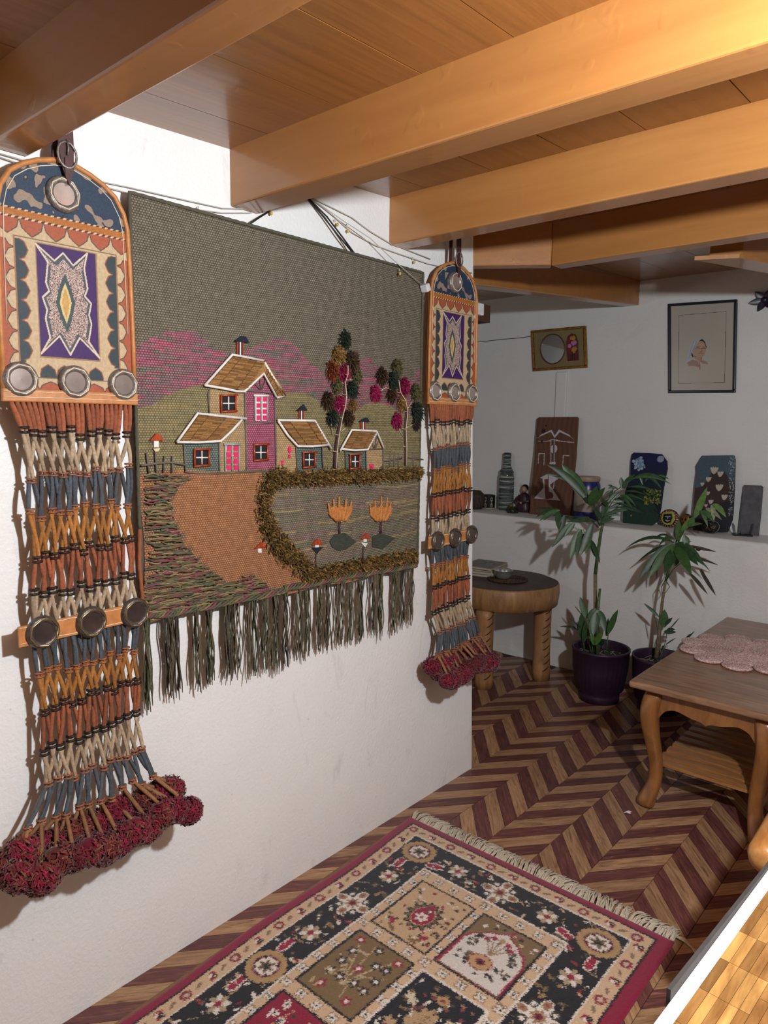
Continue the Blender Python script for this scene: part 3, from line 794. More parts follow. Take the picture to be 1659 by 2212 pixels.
# golden bushes on the field
for cx, cy, ds, post, sh in [(710, 500, [(-130, 420, -60), (-75, 380, -42), (-15, 352, -8), (60, 372, 30), (115, 402, 78)], [(700, 610), (696, 680), (700, 742)], [(588, 830), (640, 752), (745, 735), (872, 832), (770, 902), (692, 926), (618, 892)]),
                             (1130, 500, [(-112, 430, -55), (-58, 395, -38), (10, 352, 4), (75, 365, 36), (112, 405, 70)], [(1140, 610), (1132, 680), (1136, 738)], [(1038, 775), (1130, 740), (1282, 792), (1150, 902), (1040, 882)])]:
    root = appl('bush_shadow', T4, sh, SHG, 0.0045)
    cordp('bush_trunk', T4, post, 0.0042, MAR, root)
    appl('bush_cup', T4, [(cx - 118, 470), (cx - 70, 455), (cx - 35, 470), (cx, 450), (cx + 35, 468), (cx + 75, 455), (cx + 112, 470), (cx + 100, 540), (cx + 55, 600), (cx, 622), (cx - 60, 600), (cx - 105, 545)], GOLD, 0.006, 0.001, root)
    for dx0, y0, dx1 in ds:
        P = [(cx + dx0, y0), (cx + dx0 * .92, y0 + 60), (cx + dx0 * .75 + dx1 * .2, y0 + 120), (cx + dx1 * .55, 610)]
        pts = []
        for i in range(13):
            t = i / 12 * 3; k = min(2, int(t)); u = t - k
            pts.append((P[k][0] + (P[k + 1][0] - P[k][0]) * u, P[k][1] + (P[k + 1][1] - P[k][1]) * u))
        q = onto(T4, pts, 0.004)
        MB().tube(q, [0.0022 + 0.0042 * (i / 12) + (0.0014 if i % 2 else 0) for i in range(13)], 6).make('bush_spike', GOLD, root, True)
# shaggy hedges
HED = [(146, 112, 64), (122, 94, 54), (104, 86, 52), (164, 128, 74), (86, 74, 46)]
def hedge(T, line, half, step, seed):
    rr = random.Random(seed)
    v = []; f = []; c = []
    pl = [np.array(onx(*T(a, b), TX)) for a, b in line]; hw = abs(onx(*T(line[0][0] + half, line[0][1]), TX)[1] - pl[0][1])
    for A, B in zip(pl[:-1], pl[1:]):
        L = np.linalg.norm(B - A); n = int(L / step * 62)
        for i in range(n):
            p = A + (B - A) * rr.random()
            off = rr.gauss(0, .5); off = max(-1.05, min(1.05, off)) * hw
            nrm = np.array([0, -(B - A)[2], (B - A)[1]]) / L
            p = p + nrm * off
            h = 0.007 + 0.013 * math.sqrt(max(0, 1 - (off / hw / 1.1) ** 2))
            d = Vector((h * rr.uniform(.5, 1), rr.uniform(-.012, .012), rr.uniform(-.014, .010)))
            s = Vector((0, rr.uniform(-1, 1), rr.uniform(-1, 1))).normalized() * 0.0021
            p0 = Vector(p); p1 = p0 + d * .6 + s; p2 = p0 + d
            k = len(v); v += [p0 - s, p0 + s, p1 + s, p1 - s, p2]; f += [(k, k + 1, k + 2, k + 3), (k + 3, k + 2, k + 4)]
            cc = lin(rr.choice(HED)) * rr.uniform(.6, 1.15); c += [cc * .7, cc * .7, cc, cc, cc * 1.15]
    me = bpy.data.meshes.new('shaggy_hedge'); me.from_pydata([tuple(p) for p in v], [], f)
    at = me.color_attributes.new('Col', 'FLOAT_COLOR', 'POINT')
    at.data.foreach_set('color', np.concatenate([np.clip(np.array(c), 0, 1), np.ones((len(c), 1))], 1).astype(np.float32).ravel())
    me.materials.append(MATS['loose_yarn'])
    o = link('shaggy_hedge', me, tap); o['kind'] = 'stuff'
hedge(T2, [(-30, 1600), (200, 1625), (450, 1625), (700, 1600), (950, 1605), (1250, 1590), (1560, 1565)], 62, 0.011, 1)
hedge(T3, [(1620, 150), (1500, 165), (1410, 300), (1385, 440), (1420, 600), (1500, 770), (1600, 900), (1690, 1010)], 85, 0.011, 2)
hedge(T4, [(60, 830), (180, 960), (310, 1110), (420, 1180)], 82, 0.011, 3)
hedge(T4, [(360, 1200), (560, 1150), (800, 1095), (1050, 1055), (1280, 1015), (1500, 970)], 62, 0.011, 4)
# grass of loose multicolour strands
GR = [(96, 90, 62), (112, 104, 68), (128, 110, 74), (122, 62, 72), (76, 78, 58), (110, 70, 62), (136, 122, 80), (84, 86, 66)]
GRM = [M('grass_yarn_%d' % i, c, 0.8, var=0.2, nscale=200) for i, c in enumerate(GR)]
grass_poly = np.array([T3(a, b) for a, b in [(150, 130), (650, 140), (660, 180), (540, 220), (490, 330), (460, 420), (470, 560), (530, 700), (600, 880), (760, 1040), (1000, 1230), (1030, 1270), (1140, 1262), (1200, 1160), (1340, 1195), (1440, 1260), (1490, 1320), (1659, 1325), (1659, 1362), (1300, 1420), (800, 1505), (400, 1590), (110, 1625), (95, 1480), (170, 1250), (172, 800), (160, 400)]])
def inpoly(p, P):
    r = False; j = len(P) - 1
    for i in range(len(P)):
        if (P[i][1] > p[1]) != (P[j][1] > p[1]) and p[0] < (P[j][0] - P[i][0]) * (p[1] - P[i][1]) / (P[j][1] - P[i][1]) + P[i][0]: r = not r
        j = i
    return r
rr = random.Random(5)
strands = {}
row = 0
for yy in np.arange(1020, 1337, 2.1):
    row += 1
    x = 304 + rr.uniform(0, 12)
    while x < 624:
        L = rr.uniform(20, 62)
        slope = -0.02 - 0.16 * max(0, (yy - 1180) / 150)
        ya = yy + rr.uniform(-2, 2) + (x - 300) * (slope if yy > 1150 else 0)
        if inpoly((x + 2, ya), grass_poly) and inpoly((x + L * .6, ya + slope * L * .6), grass_poly):
            while not inpoly((x + L, ya + slope * L), grass_poly) and L > 8: L -= 4
            am = rr.uniform(2.5, 6.0) * rr.choice((-1, 1, 1)); h = rr.uniform(.004, .010)
            pts = []
            for i in range(5):
                t = i / 4
                px_, py_ = x + L * t, ya + slope * L * t + am * math.sin(math.pi * t) * (1 if row % 2 else -1) * .9 + (t - .5) * rr.uniform(-3, 3)
                pts.append(tuple(onx(px_, py_, TX + 0.001 + h * math.sin(math.pi * (0.1 + .8 * t)))))
            strands.setdefault(rr.randrange(8), MB()).tube(pts, [0.0014, 0.0023, 0.0026, 0.0022, 0.0012], 5, False)
        x += L * rr.uniform(.55, .95)
groot = None
for k, mb in strands.items():
    o = mb.make('strand_grass', GRM[k], tap, True); o['kind'] = 'stuff'
# rolled bottom hem of plied strands
hem = [T3(a, b) for a, b in [(120, 1600), (330, 1600), (560, 1560), (900, 1490), (1300, 1412), (1640, 1345)]] + [T4(a, b) for a, b in [(110, 1322), (330, 1288), (560, 1240), (760, 1200), (960, 1168), (1180, 1130), (1350, 1105), (1500, 1070)]]
hp = [np.array(onx(a, b, TX)) for a, b in hem]
def hem_at(t):
    k = min(len(hp) - 2, int(t * (len(hp) - 1))); u = t * (len(hp) - 1) - k
    return hp[k] * (1 - u) + hp[k + 1] * u
for k in range(5):
    P = []
    for i in range(131):
        p = hem_at(i / 130); w = i * 0.75 + k * 2 * math.pi / 5
        P.append((p[0] + .004 + .006 * math.cos(w), p[1], p[2] - .002 + .008 * math.sin(w) + .004 * abs(math.sin(i * .22))))
    MB().tube(P, 0.0034, 5).make('hem_strand', GRM[[0, 4, 7, 3, 1][k]], tap, True)
# fringe tassels
FR = [M('fringe_yarn_%d' % i, c, 0.85, var=0.25, nscale=220) for i, c in enumerate([(74, 76, 56), (92, 86, 62), (66, 62, 50), (100, 86, 66)])]
fx = [85, 200, 255, 355, 425, 520, 575, 660, 735, 800, 850, 925, 975, 1045, 1090, 1165, 1215, 1270, 1340, 1385, 1455, 1500, 1545]
for j, a in enumerate(fx):
    px0 = 280 + .3918 * a
    t = (a - 60) / (1560 - 60)
    top = None
    for i in range(131):
        p = hem_at(i / 130); q = proj(p)
        if q[0] >= px0: top = p; break
    if top is None: top = hp[-1]
    zbot = 0.742 - 0.010 * t + rr.uniform(-.012, .012)
    mb = [MB(), MB()]
    for s in range(13):
        y0 = top[1] + rr.gauss(0, .0055); w = rr.uniform(-.012, .012); P = []
        n = 9; L = top[2] - zbot + rr.uniform(-.03, .012)
        ph = rr.uniform(0, 6); x0 = TX + rr.uniform(-.008, .008)
        for i in range(n):
            u = i / (n - 1)
            P.append((x0 + .004 * math.sin(ph + u * 7), y0 + w * u + .0035 * math.sin(ph * 2 + u * 9), top[2] - L * u))
        mb[s % 2].tube(P, [.0021] * (n - 1) + [.0012], 4, False)
    o = mb[0].make('fringe_tassel', FR[j % 4], tap, True)
    MB.make(mb[1], 'tassel_strand', FR[(j + 1) % 4], o, True)
# black hanging cords
BC = M('black_cord', (26, 24, 24), 0.7)
def cordw(pts, r=0.0026, x=(0.006, TX)):
    n = len(pts); return MB().tube([onx(a, b, x[0] + (x[1] - x[0]) * i / (n - 1)) for i, (a, b) in enumerate(pts)], r, 5).make('hanging_cord', BC, tap, True)
cordw([(583, 456), (560, 470), (541, 483)]); cordw([(664, 428), (700, 470), (730, 508), (762, 546)]); cordw([(668, 430), (706, 468), (738, 510), (766, 548)])
# ================================================================== tasselled leather hangings
LTAN = M('tan_leather', (186, 122, 66), 0.5, var=0.14, nscale=60, bmp=0.15, bscale=200)
DLEA = M('dark_brown_leather', (70, 40, 38), 0.45, var=0.2, nscale=50, bmp=0.15, bscale=180)
PEW = M('pewter', (132, 124, 118), 0.4, metal=0.55, var=0.3, nscale=160, bmp=0.3, bscale=220)
PEWD = M('dark_pewter', (92, 84, 80), 0.36, metal=0.5, var=0.3, nscale=160, bmp=0.3, bscale=220)
MIR = M('old_mirror', (166, 152, 144), 0.22, metal=0.55, var=0.12, nscale=25)
MIRD = M('dark_mirror', (84, 74, 72), 0.14, metal=0.6, var=0.2, nscale=25)
STI = M('white_stitching', (222, 206, 180), 0.8)
BRASS = M('brass_wire', (176, 150, 96), 0.3, metal=0.9)
CORDC = {'rust': (150, 84, 54), 'cream': (172, 150, 122), 'blue': (74, 80, 86), 'must': (164, 108, 48), 'brown': (140, 98, 62)}
CORDM = {k: M('cord_' + k, c, 0.85, var=0.18, nscale=140, bmp=0.5, bscale=260, rnd=0.28) for k, c in CORDC.items()}
WRAP = {'black': M('black_wrap', (26, 22, 22), 0.5, bmp=0.6, bscale=300), 'copper': M('copper_wrap', (150, 92, 62), 0.5, var=0.4, nscale=300, bmp=0.6, bscale=300)}
PANM = M_attr('worked_leather', 0.6, bscale=500, bmp=0.25, spec=0.4, var=0.2, vscale=160)
POMC = [[(120, 30, 46), (140, 36, 56), (98, 26, 40), (152, 44, 66)], [(112, 52, 48), (128, 62, 54), (106, 40, 44), (140, 80, 62)], [(130, 34, 54), (112, 44, 44), (124, 84, 64), (150, 40, 62)], [(96, 28, 40), (130, 30, 50), (110, 60, 50), (88, 36, 38)]]
def pom_mesh(seed, cols):
    rr = random.Random(seed); v = []; f = []; c = []
    mb = MB().sphere((0, 0, 0), 0.74, 12, 8)
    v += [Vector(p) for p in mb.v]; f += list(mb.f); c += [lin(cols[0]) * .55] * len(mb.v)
    for i in range(900):
        z = rr.uniform(-1, .8); a = rr.uniform(0, 2 * math.pi); q = math.sqrt(1 - z * z)
        d = Vector((q * math.cos(a), q * math.sin(a), z))
        t = d.orthogonal().normalized(); t.rotate(Matrix.Rotation(rr.uniform(0, 6.28), 3, d))
        b = d.cross(t)
        L = rr.uniform(.86, 1.05)
        p0 = d * .62; p1 = d * (L * .95) + t * rr.uniform(.05, .2); p2 = d * (L * .93) + t * rr.uniform(.2, .5) + b * rr.uniform(-.15, .15)
        w = b * .055
        k = len(v); v += [p0 - w, p0 + w, p1 + w, p1 - w, p2 + w * .5, p2 - w * .5]
        f += [(k, k + 1, k + 2, k + 3), (k + 3, k + 2, k + 4, k + 5)]
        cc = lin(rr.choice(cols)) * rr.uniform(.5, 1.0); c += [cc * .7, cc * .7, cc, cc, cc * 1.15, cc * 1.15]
    me = bpy.data.meshes.new('pom_pom'); me.from_pydata([tuple(p) for p in v], [], f)
    at = me.color_attributes.new('Col', 'FLOAT_COLOR', 'POINT')
    at.data.foreach_set('color', np.concatenate([np.clip(np.array(c), 0, 1), np.ones((len(c), 1))], 1).astype(np.float32).ravel())
    me.materials.append(M_attr('pom_wool', 0.9, bmp=0.0, spec=0.1, sheen=0.3))
    return me
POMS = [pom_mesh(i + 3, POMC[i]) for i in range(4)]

def panel_canvas():
    hw = 0.145
    cv = Canvas(-hw, 0.0, hw, 0.5, 0.0011, (190, 164, 128))
    RUST, CREAM, TEAL, LINE, PUR = (164, 84, 54), (194, 168, 132), (50, 62, 66), (84, 68, 54), (62, 28, 90)
    cv.c *= (0.93 + 0.14 * cv.rng.random(cv.X.shape))[:, :, None]
    def scallop(c0, c1, n, depth, col, axis, base, line=LINE, fillto=None):
        """row of pointed scallops; axis 'x' runs across at height base, 'y' runs up at offset base; depth is signed"""
        w = (c1 - c0) / n
        for i in range(n):
            a = c0 + i * w
            s = [(a, 0), (a + w * .10, .55), (a + w * .32, .82), (a + w * .5, 1.0), (a + w * .68, .82), (a + w * .90, .55), (a + w, 0)]
            P = [(p, base + q * depth) for p, q in s]
            if axis == 'y': P = [(b_, a_) for a_, b_ in P]
            cv.poly(P, col); cv.line(P, 0.0022, line)
    # outer rust ground with cream scallops on the sides
    cv.rect(-hw, 0.02, -0.112, 0.364, RUST); cv.rect(0.112, 0.02, hw, 0.364, RUST)
    scallop(0.055, 0.345, 7, -0.020, CREAM, 'y', -0.110); scallop(0.055, 0.345, 7, 0.020, CREAM, 'y', 0.110)
    # top row of rust scallops pointing down
    cv.rect(-hw, 0.318, hw, 0.364, CREAM); scallop(-0.147, 0.147, 6, -0.034, RUST, 'x', 0.363)
    # inner cream frame with teal scallops
    cv.rect(-0.110, 0.046, 0.110, 0.325, CREAM)
    for sgn in (-1, 1):
        cv.rect(min(sgn * .110, sgn * .097), 0.075, max(sgn * .110, sgn * .097), 0.322, TEAL)
        scallop(0.080, 0.322, 6, -sgn * 0.017, TEAL, 'y', sgn * 0.1, (150, 82, 50))
        cv.line([(sgn * .110, 0.048), (sgn * .110, 0.325)], 0.003, (156, 110, 70))
    cv.rect(-0.07, 0.046, 0.07, 0.055, TEAL); scallop(-0.07, 0.07, 4, 0.022, TEAL, 'x', 0.052, (150, 82, 50))
    cv.line([(-.11, .046), (.11, .046)], .0025, (120, 96, 66)); cv.line([(-.11, .326), (.11, .326)], .0025, (120, 96, 66))
    cv.rect(-hw, 0.02, hw, 0.044, CREAM); scallop(-0.12, 0.12, 5, 0.018, RUST, 'x', 0.02)
    # purple centre with dotted four-armed motif
    cv.rect(-0.069, 0.088, 0.064, 0.322, (150, 120, 76)); cv.rect(-0.066, 0.091, 0.061, 0.319, PUR)
    q = [(-.068, .318), (-.030, .290), (-.011, .309), (.010, .287), (.042, .318), (.034, .285), (.040, .243), (.033, .226), (.047, .212), (.041, .187), (.046, .168), (.038, .130), (.062, .096), (.018, .136), (-.004, .098), (-.026, .136), (-.066, .096), (-.046, .130), (-.054, .168), (-.050, .187), (-.058, .212), (-.044, .226), (-.050, .243), (-.044, .285)]
    q = [(a + .0008, b) for a, b in q]
    cv.poly(q, (72, 78, 88)); J, I, m = cv.mask_poly([(-.004 + (a + .004) * .86, .207 + (b - .207) * .88) for a, b in q])
    cc = cv.c[J, I]; dots = cv.rng.random(m.shape) < 0.52
    cc[m & dots] = lin((206, 182, 166)); cc[m & ~dots] = lin((84, 56, 62)); cv.c[J, I] = cc
    cv.line(q, .0034, (214, 196, 170), True)
    d = [(-.008, .268), (.003, .24), (.012, .208), (.003, .172), (-.008, .143), (-.021, .172), (-.030, .204), (-.021, .24)]
    cv.poly(d, (58, 76, 74)); cv.poly([(-.009 + (a + .009) * .62, .206 + (b - .206) * .68) for a, b in d], (214, 188, 132))
    J, I, m = cv.mask_poly([(-.009 + (a + .009) * .40, .206 + (b - .206) * .50) for a, b in d]); cv._put(J, I, m, (196, 152, 84), 0.25)
    # orange velvet band with twisted edging
    cv.rect(-hw, 0.363, hw, 0.380, (176, 106, 40))
    J, I = cv._bb(-hw, hw, .363, .380); cv.c[J, I] *= (0.7 + 0.5 * cv.rng.random(cv.c[J, I].shape[:2]))[:, :, None]
    for zz in (.363, .380):
        n = 44
        for i in range(n):
            cv.line([(-hw + (i + .1) * 2 * hw / n, zz - .001), (-hw + (i + .9) * 2 * hw / n, zz + .001)], .003, (216, 184, 150) if i % 2 else (46, 40, 44))
    # worn blue dome
    J, I = cv._bb(-hw, hw, .3815, .5)
    X, Yq = cv.X[J, I], cv.Y[J, I]
    fld = np.zeros(X.shape)
    for k in range(26):
        fx_, fy_, ph = cv.rng.uniform(-290, 290), cv.rng.uniform(-290, 290), cv.rng.uniform(0, 6.3)
        fld += np.sin(fx_ * X + fy_ * Yq + ph) / (1 + math.hypot(fx_, fy_) / 60)
    blue = lin((38, 56, 76)) * (0.75 + 0.5 * cv.rng.random(X.shape))[:, :, None]
    worn = fld > np.quantile(fld, .74)
    edge_ = (fld > np.quantile(fld, .68)) & ~worn
    blue[worn] = lin((146, 126, 108)); blue[edge_] = lin((28, 36, 56)); cv.c[J, I] = blue
    return cv
PCV = panel_canvas()
def half_outline(n=10):
    R = [(0.145, 0.0), (0.1445, 0.15), (0.142, 0.30), (0.139, 0.385), (0.131, 0.418), (0.112, 0.450), (0.085, 0.470), (0.055, 0.484), (0.022, 0.494), (0.0, 0.497)]
    return R
OUT = half_outline(); OUTP = OUT + [(-a, b) for a, b in OUT[::-1][1:]]

def hanging(lbl, yc, zp, seed, lattice, d0, rows, pomw, strap_top):
    rr = random.Random(seed)
    root = empty('tassel_wall_hanging', (d0, yc, zp - 1.05), lbl, 'wall hanging')
    P = lambda u, v, d: (d, yc + u, zp + v)
    # ---- panel
    pan = MB().prism(OUTP, P, d0 - 0.006, d0 + 0.004).make('leather_panel', LTAN, root, False, True)
    mk = np.zeros(PCV.X.shape, bool)
    J, I, m = PCV.mask_poly([(a * 0.985, b * 0.99 + .001) for a, b in OUTP]); mk[J, I] = m
    grid_obj('worked_face', PCV, lambda a, b: (np.full_like(a, d0 + 0.0046), yc + a, zp + b), PANM, pan, mk)
    # rolled border and stitching
    pts = [P(a, b, d0 + 0.005) for a, b in OUTP]
    MB().tube(pts, 0.0056, 8).make('rolled_border', LTAN, pan, True)
    MB().tube([P(a * .915, .012 + b * .955, d0 + 0.0055) for a, b in OUTP[1:-1]], 0.0011, 4).make('border_stitch', STI, pan, True)
    bb = MB().prism([(-.150, -.006), (.150, -.006), (.150, .021), (-.150, .021)], P, d0 + 0.001, d0 + 0.012).make('bottom_band', LTAN, pan, False, True); bevel(bb, .003)
    for zz in (.004, .015): MB().tube([P(-.148 + .296 * i / 20, zz + rr.uniform(-.0008, .0008), d0 + .0125) for i in range(21)], .0010, 4).make('band_stitch', STI, pan, True)
    def medallion(u, v, R, dark, parent, dd=0.0, tilt=0.0):
        fr, gl = (PEWD, MIRD) if dark else (PEW, MIR)
        Mx = Matrix.Rotation(math.pi / 2, 4, 'Y')
        c = P(u, v, d0 + 0.005 + dd)
        prof = [(R * .60, .007), (R * .68, .011), (R * .80, .0125), (R * .93, .010), (R, .005), (R, .0)]
        o = MB().lathe(prof, c, 32, Mx).make('mirror_medallion', fr, parent, True)
        MB().lathe([(0.0005, .0075), (R * .62, .0072)], c, 28, Mx).make('mirror_glass', gl, o, True)
        pp = []
        for i in range(9):
            w = 2 * math.pi * i / 8 + .2
            pp.append((c[0] + .0125, c[1] + R * .84 * math.cos(w), c[2] + R * .84 * math.sin(w)))
        MB().tube(pp, .0016, 4).make('octagon_wire', STI if not dark else BRASS, o, True)
        return o
    medallion(-.006, .428, .037, False, root)
    for u in (-.112, .002, .115): medallion(u, .040, .036, False, root)
    # ---- strap with buckle
    zt = strap_top - zp
    s = [(-.017, zt), (-.016, .52), (-.008, .474), (-.004, .462), (.014, .474), (.016, .52), (.015, zt)] if lattice else [(-.012, zt), (-.010, .53), (-.004, .474), (.006, .462), (.014, .474), (.015, .53), (.012, zt)]
    st = MB().prism(s, P, d0 + 0.014, d0 + 0.018).make('leather_strap', DLEA, root, False, True)
    MB().prism([(-.006, .50), (.010, .50), (.008, .462), (.003, .446), (-.006, .462)], P, d0 + .0185, d0 + .0215).make('strap_tip', DLEA, st, False, True)
    MB().prism([(-.020, zt), (-.020, .50), (-.008, .486), (.0, zt)], P, d0 - .012, d0 - .008).make('strap_back', DLEA, st, False, True)
    bk_ = [P(.020 * math.cos(w), .506 + .026 * math.sin(w), d0 + .020) for w in [2 * math.pi * i / 16 for i in range(17)]]
    MB().tube(bk_, .0028, 6, False).make('buckle', PEW, st, True)
    MB().tube([P(0, .536, d0 + .022), P(.001, .52, d0 + .024), P(.0, .505, d0 + .023)], .0018, 5).make('buckle_prong', PEW, st, True)
    # ---- cord net
    NN = 12
    nodes = []
    for r_, (zl, cdx, hw, dd, ccol, wcol) in enumerate(rows):
        rown = []
        for k in range(NN):
            u = -1 + 2 * (k + .5) / NN
            j = (rr.uniform(-.35, .35) if lattice else rr.uniform(-.15, .15)) / NN
            if 0 < r_: j += ((.33 if (r_ % 2) else -.33) / NN) * (1.0 if lattice else .5)
            u = max(-1, min(1, u + j))
            rown.append((cdx + u * hw, zl + rr.uniform(-.010, .010) * (1 if lattice else .6) + .006 * u * (1 if r_ > 0 else 0), dd + rr.uniform(-.005, .005)))
        nodes.append(rown)
    def strand(a, b, col, bow, r0=.0048):
        mid = [(a[i] + b[i]) / 2 for i in range(3)]
        pts = []
        for i in range(6):
            t = i / 5; s_ = math.sin(math.pi * t)
            pts.append(P(a[0] + (b[0] - a[0]) * t + bow * s_, a[1] + (b[1] - a[1]) * t, d0 + a[2] + (b[2] - a[2]) * t + .002 * s_))
        rad = [r0 * .82, r0 * 1.0, r0 * 1.08, r0 * 1.08, r0 * 1.0, r0 * .82]
        MB().tube(pts, [q * rr.uniform(.94, 1.06) for q in rad], 6, False).make('cord', CORDM[col], root, True)
    def wrapper(nd, kind, tx=0.0):
        for q in ((0, -.0042, .0042) if kind == 'copper' else (.0052, -.0052)):
            pass
        mb = MB()
        w = .0092
        for q in ((-.005, .005) if kind == 'black' else (-.004, .004)):
            ring = []
            for i in range(9):
                a = 2 * math.pi * i / 8
                ring.append(P(nd[0] + w * math.cos(a), nd[1] + q, d0 + nd[2] + .0075 * math.sin(a)))
            mb.tube(ring, .0030 if kind == 'black' else .0023, 5, False)
        mb.make('cord_wrap', WRAP[kind], root, True)
    # top fan: 24 cords gathering into the first wraps
    for k in range(NN):
        for s_ in (-1, 1):
            u = -1 + 2 * (k + .5 + .25 * s_) / NN
            strand((u * .138, -.004, .004), (nodes[0][k][0] + .004 * s_, nodes[0][k][1], nodes[0][k][2]), 'rust', 0, .0058)
    for r_ in range(len(rows)):
        wc = rows[r_][5]
        if wc:
            for nd in nodes[r_]: wrapper(nd, wc)
        if r_ + 1 < len(rows):
            col = rows[r_][4]
            for k in range(NN):
                k2 = k + (1 if (r_ % 2) else -1)
                a, b = nodes[r_][k], nodes[r_ + 1][k]
                strand((a[0] - .004, *a[1:]), (b[0] - .004 * (1 if r_ % 2 else -1), *b[1:]), col, rr.uniform(-.003, .003))
                if not lattice and rr.random() < .45: k2 = k
                if 0 <= k2 < NN: b2 = nodes[r_ + 1][k2]
                else: b2 = b
                strand((a[0] + .004, *a[1:]), (b2[0] + .004 * (1 if r_ % 2 else -1), b2[1], b2[2] - .004), col, rr.uniform(-.004, .004))
    # ---- leather band with dark mirrors
    zb_ = BANDZ
    bl = MB().prism([(-.147, zb_ - .024), (.152, zb_ - .020), (.152, zb_ + .022), (-.147, zb_ + .020)], P, d0 + .016, d0 + .021).make('mirror_band', LTAN, root, False, True)
    for e in (-.017, .017): MB().tube([P(-.145 + .293 * i / 16, zb_ + e + rr.uniform(-.001, .001), d0 + .0215) for i in range(17)], .0010, 4).make('band_stitch', STI, bl, True)
    for u in (-.098, .010, .118): medallion(u, zb_ + .001 * u, .036, True, root, .015)
    # ---- pom poms on the cord tails
    zl = rows[-1][0]
    n = 0
    for k in range(NN):
        nd = nodes[-1][k]
        for s_ in (0, 1):
            u = -1 + 2 * (k + .5 + .3 * (s_ - .5)) / NN
            R = rr.uniform(.031, .039)
            c = (rows[-1][1] + u * pomw, zl - .075 + rr.uniform(-.018, .012) + .022 * (1 - s_), nd[2] + (.052 if s_ else -.002) + rr.uniform(-.008, .008))
            strand((nd[0], nd[1], nd[2]), (c[0], c[1] + R * .55, c[2]), 'brown', 0, .0048)
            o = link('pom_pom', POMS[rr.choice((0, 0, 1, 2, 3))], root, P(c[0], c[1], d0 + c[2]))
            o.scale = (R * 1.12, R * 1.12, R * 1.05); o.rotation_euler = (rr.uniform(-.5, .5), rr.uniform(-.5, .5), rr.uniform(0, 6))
    return root
BANDZ = -.495
rowsL = [(-.071, .002, .126, .006, 'cream', 'black'), (-.157, .009, .118, .006, 'blue', 'copper'), (-.238, .009, .119, .007, 'must', 'copper'), (-.326, .011, .121, .007, 'rust', 'black'),
         (-.412, .011, .124, .007, 'cream', 'black'), (-.495, .008, .128, .004, 'blue', None), (-.588, .012, .122, .010, 'must', 'copper'), (-.668, .011, .119, .012, 'rust', 'black'), (-.755, .009, .120, .014, 'cream', 'black'),
         (-.842, .009, .126, .020, 'blue', 'copper'), (-.912, -.002, .158, .040, 'brown', 'copper')]
hanging('leather wall hanging on buckled strap with loosely crossed cord net and red pompoms', 0.745, 1.492, 21, True, 0.05, rowsL, .215, 2.11)
rowsR = [(z, (c - .004 if i < 9 else c + .03), h * (.98 if i < 9 else .95), d, cc, w) for i, (z, c, h, d, cc, w) in enumerate(rowsL)]
rowsR = [(z + .004, *q) for z, *q in rowsR]
hanging('straight corded leather wall hanging with pompoms at the wall end', 2.155, 1.525, 33, False, 0.05, rowsR, .165, 2.13)
# ================================================================== rug
RX0, RX1, RY0, RY1 = 0.058, 1.016, 0.42, 1.952
RED, BLACK, BEIGE, WHITE, TAN, PINKR = (136, 22, 56), (24, 24, 30), (206, 174, 140), (222, 212, 200), (124, 100, 68), (150, 34, 66)
rc = Canvas(RX0, RY0, RX1, RY1, 0.0022, RED)
cx0 = 0.537
def ring(i, col):   # nested rectangles, i = distance from the rug's edge on the long/short sides
    rc.rect(RX0 + i, RY0 + i, RX1 - i - .006, RY1 - i + .004, col)
ring(.034, BLACK); ring(.041, BEIGE); ring(.086, WHITE); ring(.091, BLACK)
rr = random.Random(9)
def flower(x, y, r, pet, c1, c2, c3=None, ph=0.0):
    rc.ell(x, y, r, None, c1, 0, pet, .28, ph)
    rc.ell(x, y, r * .42, None, c2, 0, 0, 0)
    if c3: rc.ell(x, y, r * .2, None, c3)
# navy border ground is full of leaves
def leaf2(x, y, L, a, col):
    rc.ell(x, y, L, L * .42, col, a)
BX0, BX1, BY0, BY1 = RX0 + .091, RX1 - .097, RY0 + .091, RY1 - .087
IX0, IX1, IY0, IY1 = 0.284, 0.790, 0.64, 1.732
def in_border(x, y): return (BX0 + .012 < x < BX1 - .012 and BY0 + .012 < y < BY1 - .012) and not (IX0 - .012 < x < IX1 + .012 and IY0 - .012 < y < IY1 + .012)
for i in range(1700):
    x, y = rr.uniform(BX0, BX1), rr.uniform(BY0, BY1)
    if in_border(x, y):
        c = rr.choice([TAN, WHITE, WHITE, (150, 122, 84), (96, 80, 58), BEIGE, BLACK, BLACK, BLACK, (140, 40, 60)])
        leaf2(x, y, rr.uniform(.006, .014), rr.uniform(0, 3.14), c)
        if rr.random() < .3: rc.line([(x, y), (x + rr.uniform(-.03, .03), y + rr.uniform(-.03, .03))], .003, (176, 150, 116))
for i in range(150):
    x, y = rr.uniform(BX0, BX1), rr.uniform(BY0, BY1)
    if in_border(x, y): rc.ell(x, y, rr.uniform(.005, .012), None, BLACK, 0, 5, .3)
def medallion(x, y):
    rc.ell(x, y, .066, .060, BLACK)
    for k in range(16):
        a = 2 * math.pi * k / 16; rc.ell(x + .049 * math.cos(a), y + .045 * math.sin(a), .0135, None, (176, 142, 98))
    rc.ell(x, y, .047, .043, (168, 134, 92)); rc.ell(x, y, .040, .036, BLACK)
    def cross(w, c): rc.rect(x - w, y - w * .5, x + w, y + w * .5, c); rc.rect(x - w * .62, y - w * .92, x + w * .62, y + w * .92, c)
    cross(.037, (112, 24, 50)); cross(.032, WHITE); rc.ell(x, y, .020, .018, (112, 92, 64), 0, 6, .3); rc.ell(x, y, .010, .009, BLACK, 0, 6, .5)
